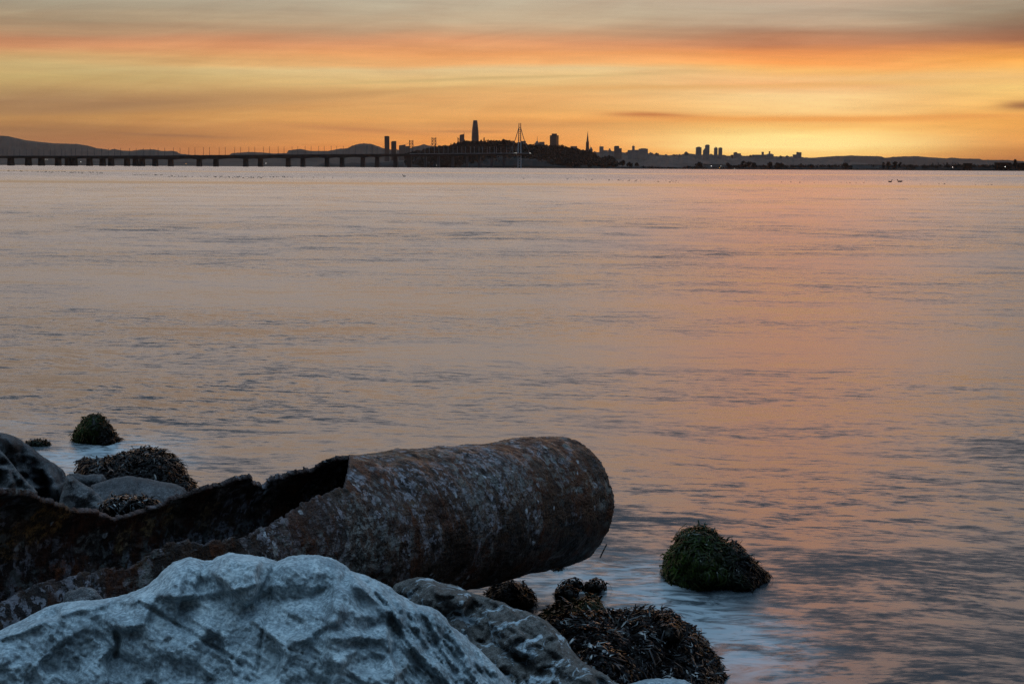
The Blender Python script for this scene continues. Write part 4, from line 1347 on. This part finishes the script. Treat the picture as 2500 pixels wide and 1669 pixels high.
salesforce()
tower('block half hidden by trees just right of the bridge tower', [('wall', 1271, 1284, 344.3), ('side_wing', 1284.3, 1294, 353)], 9400, WALL_M)
tower('wide stepped building carrying a thin spire between bridge tower and office block', [('wall', 1305, 1316, 349), ('side_wing', 1316.3, 1329.5, 346.5), ('gable', 1307, 1315.5, 344.5, {'top': .5, 'ybase': 349}), ('mast', 1311.8, 346, 333.5, {'r': 1.8})], 9600, WALL_M)
tower('broad dark office block with stepped shoulders', [('wall', 1347.3, 1359.8, 326.3), ('shoulder', 1342.6, 1347, 330.6), ('shoulder', 1360.1, 1364, 330.6)], 9800, WALL_D)
tower('low flat building on the island skyline left of the pyramid spire', [('wall', 1393, 1409, 357)], 9700, WALL_M)


def pyramid():
    D = 9900
    c, s = at(1434, 398, D), D / F
    root = empty('pyramid_tower', (c.x, D, 0), 'slender pointed pyramid skyscraper', 'skyscraper', CITY)
    zt, zs = at(1434.5, 320, D).z, at(1434, 333, D).z
    h0 = zt * .0
    r0 = 7.0 * s
    k = zs / zt
    b = MB()
    b.bar((c.x, D + 20, 0), (c.x + .3 * s, D + 20, zs), r0 * 1.25, r0 * 1.25 * (1 - k) + .6, 4)
    # turn the four-sided bar square to the view
    b.build('wall', WALL_D, root)
    b = MB()
    b.bar((c.x + .3 * s, D + 20, zs + .4), (c.x + .4 * s, D + 20, zt), r0 * 1.25 * (1 - k) + .4, .4, 4)
    b.build('spire', WALL_M, root)
    for sg in (-1, 1):
        b = MB()
        b.box(c.x + sg * 3.2 * s - .8 * s, c.x + sg * 3.2 * s + .8 * s, D + 10, D + 26, at(1434, 375, D).z, at(1434, 346, D).z, .5)
        b.build('wing', WALL_D, root)


pyramid()
tower('dome-topped building at the foot of the pyramid spire', [('wall', 1438.5, 1447, 364), ('dome', 1440, 1446, 359.6, {'top': .45, 'ybase': 364}), ('mast', 1441.8, 360, 354, {'r': 1.})], 9800, WALL_M)
tower('square tower with a small antenna, first one right of the pyramid spire', [('wall', 1463.8, 1473.6, 357.6), ('mast', 1466.3, 358, 352.4, {'r': 1.}), ('side_wing', 1473.9, 1484, 366.8)], 9900, WALL_P)
tower('little stepped tower between the square tower and the notched tower', [('wall', 1485, 1492.6, 366), ('turret', 1486.9, 1490.3, 362.5), ('side_wing', 1492.9, 1499, 369)], 9900, WALL_P)
tower('notched tower with a lower shoulder on its right', [('wall', 1499.8, 1511.8, 357.2), ('roof_box', 1501.5, 1511, 356.3, {'ybase': 358}), ('shoulder', 1512, 1518, 362)], 9900, WALL_M)
tower('low block with a church-like turret rising in its middle', [('wall', 1533, 1543.4, 366.5), ('turret', 1543.6, 1549.6, 356.3), ('side_wing', 1549.9, 1559.5, 366), ('mast', 1546.8, 357, 353, {'r': 1.})], 9900, WALL_P)
tower('wide boxy building right of the turret block', [('wall', 1560.4, 1582, 363.2), ('roof_box', 1565, 1577, 362.2, {'ybase': 364})], 9900, WALL_P)
tower('single broad residential tower, left of the three hill towers', [('wall', 1700, 1713, 359.8), ('roof_box', 1703, 1709.5, 358.4, {'ybase': 361})], 10000, WALL_P)
tower('tallest hill tower with a stepped lower wing', [('wall', 1722.3, 1732.6, 354.3), ('roof_box', 1724, 1731, 353.3, {'ybase': 356}), ('shoulder', 1719, 1722, 363), ('side_wing', 1716.3, 1718.8, 366.4)], 10000, WALL_P)
tower('left one of the slim twin towers on the hill', [('wall', 1744, 1752.2, 361), ('roof_box', 1746.5, 1750, 359, {'ybase': 362})], 10000, WALL_P)
tower('right one of the slim twin towers on the hill', [('wall', 1754.7, 1763.6, 361), ('roof_box', 1757, 1761, 360, {'ybase': 362})], 10000, WALL_P)
tower('square hilltop block standing alone right of the twin towers', [('wall', 1791.6, 1800, 372.4), ('side_wing', 1800.2, 1809, 374.5), ('roof_box', 1794, 1800, 371.6, {'ybase': 373})], 10100, WALL_P)
tower('dome-like clump building on the ridge left of the hill towers', [('wall', 1671, 1680, 373), ('dome', 1672, 1679, 370.4, {'top': .6, 'ybase': 374})], 10100, WALL_M)
tower('long low building with one raised tower on the sunlit ridge', [('wall', 1838, 1859.6, 377.8), ('turret', 1859.9, 1865, 370.8), ('side_wing', 1865.2, 1870.5, 377.6)], 10100, WALL_P)
tower('hilltop building with a narrow tower and sloping sides', [('wall', 1872, 1889, 377), ('gable', 1874, 1887.5, 375.2, {'top': .7, 'ybase': 377.4}), ('turret', 1877.4, 1880.8, 369.3)], 10100, WALL_P)
tower('stepped tower at the right end of the city skyline beside the sun glow', [('wall', 1945.8, 1957, 371.8), ('side_wing', 1936.6, 1945.5, 377.3), ('roof_box', 1946, 1948.5, 371, {'ybase': 373})], 10100, WALL_P)
tower('faint square pale block behind the bushy tree at right', [('wall', 2060.5, 2075, 388.7), ('roof_box', 2063, 2072, 388, {'ybase': 389.5})], 9000, WALL_P)


# many small houses on the city slope: what shows of them, one by one
def small_houses():
    r = random.Random(3)
    prof = np.array([(1450, 372), (1540, 374), (1600, 376), (1640, 380), (1690, 377), (1780, 381), (1850, 382), (1935, 383)], float)
    src = None
    for i in range(26):
        x = 1452 + i * 18.6 + r.uniform(-6, 6)
        y = np.interp(x, prof[:, 0], prof[:, 1])
        w = r.uniform(5, 10)
        D = 10150
        a, c = at(x, y - r.uniform(.5, 2.6), D), at(x + w, y, D)
        b = MB().box(a.x, c.x, D, D + 18, a.z - 22, a.z)
        b.box(a.x + (c.x - a.x) * .2, a.x + (c.x - a.x) * .6, D + 3, D + 12, a.z + .01, a.z + r.uniform(2, 5))
        o = b.build('house', WALL_P if i % 2 else WALL_M, None, False, (a.x, D, a.z - 22))
        tag(o, 'tiny low house among the rooftops along the city ridge', 'house', 'small houses along the city ridge')


small_houses()
# buildings on the flat island
SHED = simple_mat('shed_wall', (.14, .13, .125), .85, .2, .05)
for x0, x1, yt, lab in ((1720, 1755, 401.5, 'pale low shed beside the white light on the flat shore'), (1757, 1776, 402.5, 'smaller low shed right of the pale lit one'), (2082, 2152, 402.2, 'long flat-roofed warehouse left of the biggest right-hand tree clump'),
                        (2356, 2374, 398.5, 'square dark shed with openings on the right flat shore'), (2433, 2468, 396.8, 'long dark shed near the right edge with a bright lamp in front'), (2486, 2540, 397.5, 'flat-roofed building running off the right edge')):
    D = 4450
    a, c = at(x0, yt, D), at(x1, yt, D)
    root = empty('shed', ((a.x + c.x) / 2, D, 0), lab, 'building', 'low buildings on the flat shore')
    b = MB().box(a.x, c.x, D, D + 20, .3, a.z - .8)
    b.build('wall', SHED if yt > 400 else ISLE, root)
    b = MB().box(a.x - .6, c.x + .6, D - .6, D + 20.6, a.z - .79, a.z)
    b.build('roof', ISLE, root)
    for k in range(3):
        f = (k + .5) / 3
        xx = a.x + (c.x - a.x) * f
        MB().box(xx - 2, xx + 2, D - .25, D - .01, 2., min(6., a.z - 2)).build('window', STEEL, root)


# ------------------------------------------------------------------ suspension bridge behind the island
def suspension():
    D = 7400
    s = D / F
    root = empty('suspension_bridge', (at(1060, 400, D).x, D, 0), 'distant suspension bridge whose cross-braced towers rise behind the island', 'bridge')
    tops = []
    for x0, x1, yt, off in ((999.6, 1008.2, 343, 0), (1054.6, 1064.2, 336.3, -250), (1117.8, 1125.5, 336.5, -500)):
        d = D + off
        s = d / F
        a, c = at(x0, yt, d), at(x1, yt, d)
        zb = 8.
        b = MB()
        lw = .75 * s
        for xx in (a.x, c.x):
            b.box(xx - lw, xx + lw, d - 3, d + 3, zb, a.z)
        b.build('leg', STEEL, root)
        br = MB()
        zt = a.z
        zs = [zt - 1.6 * s, zt - 8.5 * s, zt - 15.4 * s, zt - 24 * s]
        for z in zs[:3]:
            br.box(a.x + lw, c.x - lw, d - 2, d + 2, z - .55 * s, z + .55 * s)
        for z0, z1 in zip(zs, zs[1:]):
            br.bar((a.x, d, z0), (c.x, d, z1), .38 * s)
            br.bar((c.x, d + .5, z0), (a.x, d + .5, z1), .38 * s)
        br.build('cross_brace', STEEL, root)
        cp = MB()
        for xx in (a.x, c.x):
            cp.box(xx - lw * 1.2, xx + lw * 1.2, d - 3.5, d + 3.5, a.z + .01, a.z + .9 * s)
        cp.build('saddle', STEEL, root)
        tops.append(((a.x + c.x) / 2, d, a.z))
    b = MB()
    for (p, q) in zip(tops, tops[1:]):
        pr = None
        for f in np.linspace(0, 1, 15):
            z = p[2] + (q[2] - p[2]) * f - 70 * 4 * f * (1 - f)
            v = Vector((p[0] + (q[0] - p[0]) * f, p[1] + (q[1] - p[1]) * f, z))
            if pr is not None:
                b.bar(pr, v, .55)
            pr = v
    p = tops[0]
    pr = Vector(p)
    for f in np.linspace(0.1, 1, 8):
        v = Vector((p[0] - 160 * f, p[1] + 100 * f, p[2] - 75 * (f ** .7)))
        b.bar(pr, v, .55)
        pr = v
    b.build('cable', STEEL, root)
    dk = MB()
    dk.bar((tops[0][0] - 220, tops[0][1] + 140, 62), (tops[2][0] + 100, tops[2][1] - 100, 62), 4.)
    dk.build('deck', STEEL, root)


suspension()


# ------------------------------------------------------------------ the long viaduct with its white tower
def bridge():
    def depth(x):
        return np.interp(x, [-200, 1268], [3500, 5050])
    tw = at(1268, 411, 5050)
    root = empty('viaduct_bridge', (tw.x, tw.y, 0), 'long low viaduct bridge on many piers ending at a white cable tower', 'bridge')
    # deck line (top and soffit rows in the photo)
    xs = np.arange(-180, 1297, 6.)
    piers = [-40, 22, 65, 97, 138, 162, 178, 215, 247, 268, 307, 328, 344, 376, 414, 484, 525, 598, 634, 702, 738, 797, 834, 885, 920, 965, 999, 1038, 1070, 1105, 1140, 1170, 1201, 1230]
    tops = np.interp(xs, [-180, 0, 200, 400, 600, 800, 1000, 1200, 1297], [381, 380.4, 380.2, 379.8, 378, 376.6, 375.4, 374.2, 374.3])
    bott = np.interp(xs, [-180, 0, 200, 400, 600, 800, 1000, 1297], [386.5, 386, 387, 388.3, 386.6, 384.4, 380.5, 378.2])
    pa = np.array(piers, float)
    dist = np.abs(xs[:, None] - pa[None]).min(1)
    haunch = np.where(xs > 380, 1.9 * np.exp(-(dist / 13.) ** 2), .5 * np.exp(-(dist / 8.) ** 2))
    haunch = np.where(xs > 1000, haunch * .6, haunch)
    V, Fc = [], []
    for x, t, b, hh in zip(xs, tops, bott, haunch):
        d = float(depth(x))
        T, Bm = at(x, t, d), at(x, b + hh, d)
        pw = at(x, t + .9, d).z
        V += [(T.x, d, T.z), (T.x, d - .4, pw), (T.x, d + 2.5, Bm.z), (T.x, d + 40, Bm.z), (T.x, d + 44, pw), (T.x, d + 43.6, T.z)]
    n = len(xs)
    for i in range(n - 1):
        for k in range(6):
            a, b = i * 6 + k, i * 6 + (k + 1) % 6
            Fc.append((a, a + 6, b + 6, b))
    Fc += [tuple(range(6)), tuple(range((n - 1) * 6, n * 6))[::-1]]
    mesh_obj('deck', V, Fc, CONC, root)
    # pale parapet where the deck runs in front of the island
    V, Fc = [], []
    xp = np.arange(1000, 1297, 6.)
    for x in xp:
        d = float(depth(x)) - .8
        t = np.interp(x, xs, tops)
        T, Bm = at(x, t - .25, d), at(x, t + .6, d)
        V += [(T.x, d, T.z), (T.x, d, Bm.z), (T.x, d + .5, Bm.z), (T.x, d + .5, T.z)]
    for i in range(len(xp) - 1):
        for k in range(4):
            a, b = i * 4 + k, i * 4 + (k + 1) % 4
            Fc.append((a, a + 4, b + 4, b))
    Fc += [(0, 1, 2, 3), tuple(range(len(V) - 4, len(V)))[::-1]]
    mesh_obj('parapet', V, Fc, STEEL_P, root)
    for i, x in enumerate(piers):
        d = float(depth(x)) + 6
        s = d / F
        wl = max(0.02, 0)
        yb = np.interp(x, xs, bott) + 1.6
        top = at(x, yb - 1.5, d)
        w = (5.2 if x < 420 else 5.2) * s
        if 1000 < x:
            w = 3.4 * s
        zt = top.z
        b = MB()
        b.box(top.x - w * .98, top.x + w * .98, d, d + 26, -1., zt, .86)
        p = b.build('pier', CONC if x < 1000 else STEEL, root)
        f = MB()
        fw = w * 1.45
        f.box(top.x - fw, top.x + fw, d - 5, d + 31, -1., 1.9 * s, .95)
        f.build('footing', CONC, p)
    # white tower: floodlight painted in as paler lower legs, upper ones dark
    D = 5050
    s = D / F
    tz = at(1268.7, 300.5, D).z
    dz = at(1268, 375, D).z
    for sg in (-1, 1):
        b = MB()
        xb = tw.x + sg * 3.9 * s
        xt = tw.x + .5 * s + sg * 2.0 * s
        xm = tw.x + sg * 3.4 * s
        b.bar((xb, D + 8, 0), (xm, D + 8, dz), 1.5 * s, 1.4 * s, 8)
        q = Vector((xm, D + 8, dz)).lerp(Vector((xt, D + 8, tz)), .40)
        b.bar((xm, D + 8, dz), q, 1.4 * s, 1.2 * s, 8)
        b.build('lower_leg', STEEL_FLOODLIT, root)
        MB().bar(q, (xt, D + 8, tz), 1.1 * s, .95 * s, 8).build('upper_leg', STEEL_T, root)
    for z in np.linspace(at(1268, 368, D).z, at(1268, 312, D).z, 13):
        f = (z - dz) / (tz - dz)
        hw = (3.4 - 1.4 * f) * s
        cx = tw.x + .5 * s * f
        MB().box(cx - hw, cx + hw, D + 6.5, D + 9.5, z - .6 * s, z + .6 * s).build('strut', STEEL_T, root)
    for z in np.linspace(dz * .15, dz * .85, 5):
        MB().box(tw.x - 3.4 * s, tw.x + 3.4 * s, D + 6.5, D + 9.5, z - .5 * s, z + .5 * s).build('strut', STEEL_FLOODLIT, root)
    for xe, ye in ((1243.5, 373.4), (1293.2, 373.4)):
        b = MB()
        t0 = at(1266.3 if xe < 1268 else 1271.7, 313, D)
        e = at(xe, ye, D - 4)
        pr = t0
        for f in np.linspace(.125, 1, 8):
            v = t0.lerp(e, f) - Vector((0, 0, 9 * 4 * f * (1 - f)))
            v.y = D - 2
            b.bar(pr, v, .85 * s, None, 6)
            pr = v
        b.build('cable', STEEL_T, root)
    return depth


BD = bridge()

# ---- lamp poles along the deck
def lamp_poles():
    xs = [7, 17.5, 34, 48, 65, 78, 95, 107, 123, 134, 150, 159, 174, 184.5, 200, 213.5, 230, 248, 264.5, 280, 294.5, 316, 332.5, 350, 366.5, 386, 402, 423.5, 439.5, 461, 476, 496.5, 511.5, 535, 550, 573, 587.5, 607.5, 622, 643.5, 658, 679, 693.5, 713, 727, 745, 759.5, 778, 791.5, 808.5, 822, 838,
          852, 867.5, 881, 895.5, 908.5, 922.5, 935.5, 1037.5, 1048, 1060.5, 1071.5, 1083.5, 1094, 1106, 1117, 1127.5, 1136.5, 1149, 1158, 1169.5, 1178, 1189.5, 1196, 1207, 1212, 1223, 1237, 1252, 1260]
    src = None
    for i, x in enumerate(xs):
        d = float(BD(x)) + 2
        s = d / F
        yb = np.interp(x, [0, 200, 400, 600, 800, 1000, 1297], [380.4, 380.2, 379.8, 378, 376.6, 375.4, 374.3])
        yt = yb - np.interp(x, [0, 300, 420, 800, 1000, 1300], [15, 17.5, 18.5, 19.5, 18, 15])
        lo, hi = at(x, yb, d), at(x, yt, d)
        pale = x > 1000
        if x < 300:
            lab, gr = 'thin dark lamp post on the bridge deck in front of the far-left mountain', 'lamp posts before the mountain'
        elif not pale:
            lab, gr = 'thin dark lamp post on the bridge deck against the orange sky', 'lamp posts against the sky'
        else:
            lab, gr = 'thin pale lamp post on the bridge deck in front of the dark island', 'lamp posts before the island'
        b = MB()
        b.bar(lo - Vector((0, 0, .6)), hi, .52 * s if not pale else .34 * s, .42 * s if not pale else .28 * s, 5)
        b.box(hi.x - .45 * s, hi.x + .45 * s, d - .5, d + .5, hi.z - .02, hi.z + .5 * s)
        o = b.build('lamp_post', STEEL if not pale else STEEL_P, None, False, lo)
        tag(o, lab, 'lamp post', gr)


lamp_poles()


# ---- lit lamps on the far shore and cars on the bridge
def glow(name, col, st):
    m, g, out = material(name)
    g.t.links.new(g.node('ShaderNodeEmission', 0, Color=col, Strength=st), out.inputs[0])
    return m


GW = glow('white_lamp_light', (1., .95, .85), 3.)
GO = glow('orange_lamp_light', (1., .45, .1), 2.5)
LAMPS = [(103, 389, 8800, GW, .8, 'lit white shore lamp, left one of three seen under the bridge at far left'), (110.5, 389.3, 8800, GW, .55, 'middle one of the three shore lamps under the bridge at far left'), (115, 389.5, 8800, GW, .6, 'right one of the three shore lamps under the bridge at far left'),
         (197, 395.5, 8800, GW, .9, 'bright single shore lamp under the left bridge spans'), (26, 392.5, 8800, GO, .6, 'orange shore lamp at the left end under the bridge'), (454, 399.5, 8800, GO, .9, 'orange shore lamp low under the middle bridge spans'),
         (641.5, 398.5, 8800, GW, .9, 'left one of the white lamp pair under the bridge middle'), (649, 398.7, 8800, GW, .75, 'right one of the white lamp pair under the bridge middle'), (1015.5, 400.7, 5300, GW, .9, 'white lamp low on the island shore under the bridge'),
         (1066, 403.5, 5180, GW, .5, 'faint lamp on the island shore below the suspension tower'), (1736.5, 405.5, 4440, GW, 1.1, 'bright white lamp beside the pale low shed'), (1760, 405.8, 4440, GW, .8, 'dimmer white lamp in front of the smaller low shed'),
         (1757, 409.7, 4425, GO, .8, 'orange lamp at the waterline below the sheds'), (1793.5, 411.3, 4425, GW, .6, 'tiny white lamp at the waterline left of the dense tree clump'), (2325.5, 408.3, 4440, GW, 1.0, 'white lamp among the palms on the right shore'),
         (2454, 407.2, 4440, GW, 1.3, 'bright yellow-white lamp in front of the long shed near the right edge'), (1701, 382, 10050, GW, .7, 'small white light below the broad residential tower')]
for px, py, D, mt, r, lab in LAMPS:
    p = at(px, py, D)
    s = D / F
    root = empty('shore_lamp', (p.x, D, 0.), lab, 'lamp', 'lit lamps along the far shore')
    MB().bar((p.x, D, max(.2, p.z - 9)), (p.x, D, p.z - r * s * .6), .12 * s, .1 * s, 5).build('pole', STEEL, root)
    MB().lathe((p.x, D, p.z), [(.1 * s * r, -r * s * .6), (r * s * .6, -r * s * .25), (r * s * .6, r * s * .25), (.1 * s * r, r * s * .6)], 8).build('lamp_head', mt, root)


def bridge_car(px, lab, front):
    D = 5040
    p = at(px, 374.6, D)
    s = 1.0
    root = empty('car', (p.x, D + 1, p.z), lab, 'car', 'cars on the bridge deck')
    b = MB().box(p.x - 2.3, p.x + 2.3, D + 2, D + 4, p.z, p.z + .9)
    b.box(p.x - 1.4, p.x + 1.2, D + 2.1, D + 3.9, p.z + .91, p.z + 1.6, .8)
    b.build('body', STEEL, root)
    for k in (-1, 1):
        MB().lathe((p.x + k * 1.4, D + 1.6, p.z + .8), [(.1, -.6), (.55, -.3), (.55, .3), (.1, .6)], 8).build('headlight', GW if front else GO, root)


bridge_car(1256.2, 'car with glaring headlights on the bridge deck left of the tower, left one', True)
bridge_car(1259.8, 'car with glaring headlights on the bridge deck right beside the tower foot', True)
bridge_car(1294., 'car with pale lights at the right end of the bridge deck', True)


# ------------------------------------------------------------------ water birds and drifting specks
BIRD = simple_mat('dark_feathers', (.015, .014, .013), .7, .2, 5.)


def bird_mesh(b, c, L, yaw):
    """a floating bird: boat-shaped body, neck and head, bill"""
    ca, sa = math.cos(yaw), math.sin(yaw)
    pr = [(-.5, .02, .22), (-.42, .10, .17), (-.2, .17, .12), (.1, .19, .10), (.32, .12, .12), (.42, .03, .16)]
    n = 8
    V, Fc = [], []
    for x, r, z in pr:
        for k in range(n):
            t = math.tau * k / n
            lx, ly, lz = x, r * math.cos(t), z + r * .8 * math.sin(t)
            V.append((c[0] + (lx * ca - ly * sa) * L, c[1] + (lx * sa + ly * ca) * L, c[2] + lz * L))
    for i in range(len(pr) - 1):
        for k in range(n):
            j = (k + 1) % n
            Fc.append((i * n + k, i * n + j, (i + 1) * n + j, (i + 1) * n + k))
    Fc += [tuple(range(n))[::-1], tuple(range((len(pr) - 1) * n, len(pr) * n))]
    b.add(V, Fc)
    w = lambda x, z: (c[0] + x * ca * L, c[1] + x * sa * L, c[2] + z * L)
    b.bar(w(.34, .18), w(.42, .42), .065 * L, .055 * L, 6)
    b.bar(w(.38, .44), w(.52, .46), .085 * L, .06 * L, 6)
    b.bar(w(.52, .45), w(.64, .43), .03 * L, .008 * L, 5)


for px, py, L, lab, yaw in ((2173, 445, 1.1, 'dark bird floating on the water far right, left one of two'), (2197, 444.6, 1.0, 'dark bird floating on the water far right, right one of two'), (987, 432, .9, 'dark bird floating alone on the water below the bridge')) and \
        [(2173, 445, .9, 'dark water bird afloat at far right, upright left one of two', .4), (2197, 444.6, 1.0, 'dark water bird afloat at far right, flatter right one of two', 3.0), (987, 431.5, .9, 'dark water bird afloat alone below the slim flat-topped tower', 2.6)]:
    c = on_water(px, py)
    b = MB()
    bird_mesh(b, c, L, yaw)
    tag(b.build('bird', BIRD, None, True, c), lab, 'bird', 'single birds on the water')


def specks():
    r = random.Random(11)
    b = MB()
    lines = [(0, 418, 250, 421.5, 90), (90, 420.5, 250, 424, 45), (320, 427, 420, 429, 22), (410, 431.2, 720, 433, 90), (520, 433.5, 650, 434.5, 30), (640, 432.5, 860, 434.5, 26), (1480, 440, 1660, 446, 26), (1250, 436, 2450, 452, 40)]
    for x0, y0, x1, y1, n in lines:
        for _ in range(n):
            f = r.random()
            c = on_water(x0 + (x1 - x0) * f, y0 + (y1 - y0) * f + r.uniform(-.7, .7))
            bird_mesh(b, c, r.uniform(.16, .38) * (c.y / 300) ** .5, r.random() * 6.28)
    o = b.build('water_birds', BIRD, None, True, (0, 300, 0))
    tag(o, 'strung-out lines of dark birds resting on the water below the bridge', 'birds', kind='stuff')


specks()

SC.render.engine = 'CYCLES'
SC.cycles.use_denoising = True
SC.cycles.denoising_prefilter = 'NONE'
SC.cycles.max_bounces = 6
SC.cycles.diffuse_bounces = 2
SC.cycles.glossy_bounces = 3
SC.cycles.transmission_bounces = 2
SC.cycles.volume_bounces = 0
SC.cycles.caustics_reflective = False
SC.cycles.caustics_refractive = False
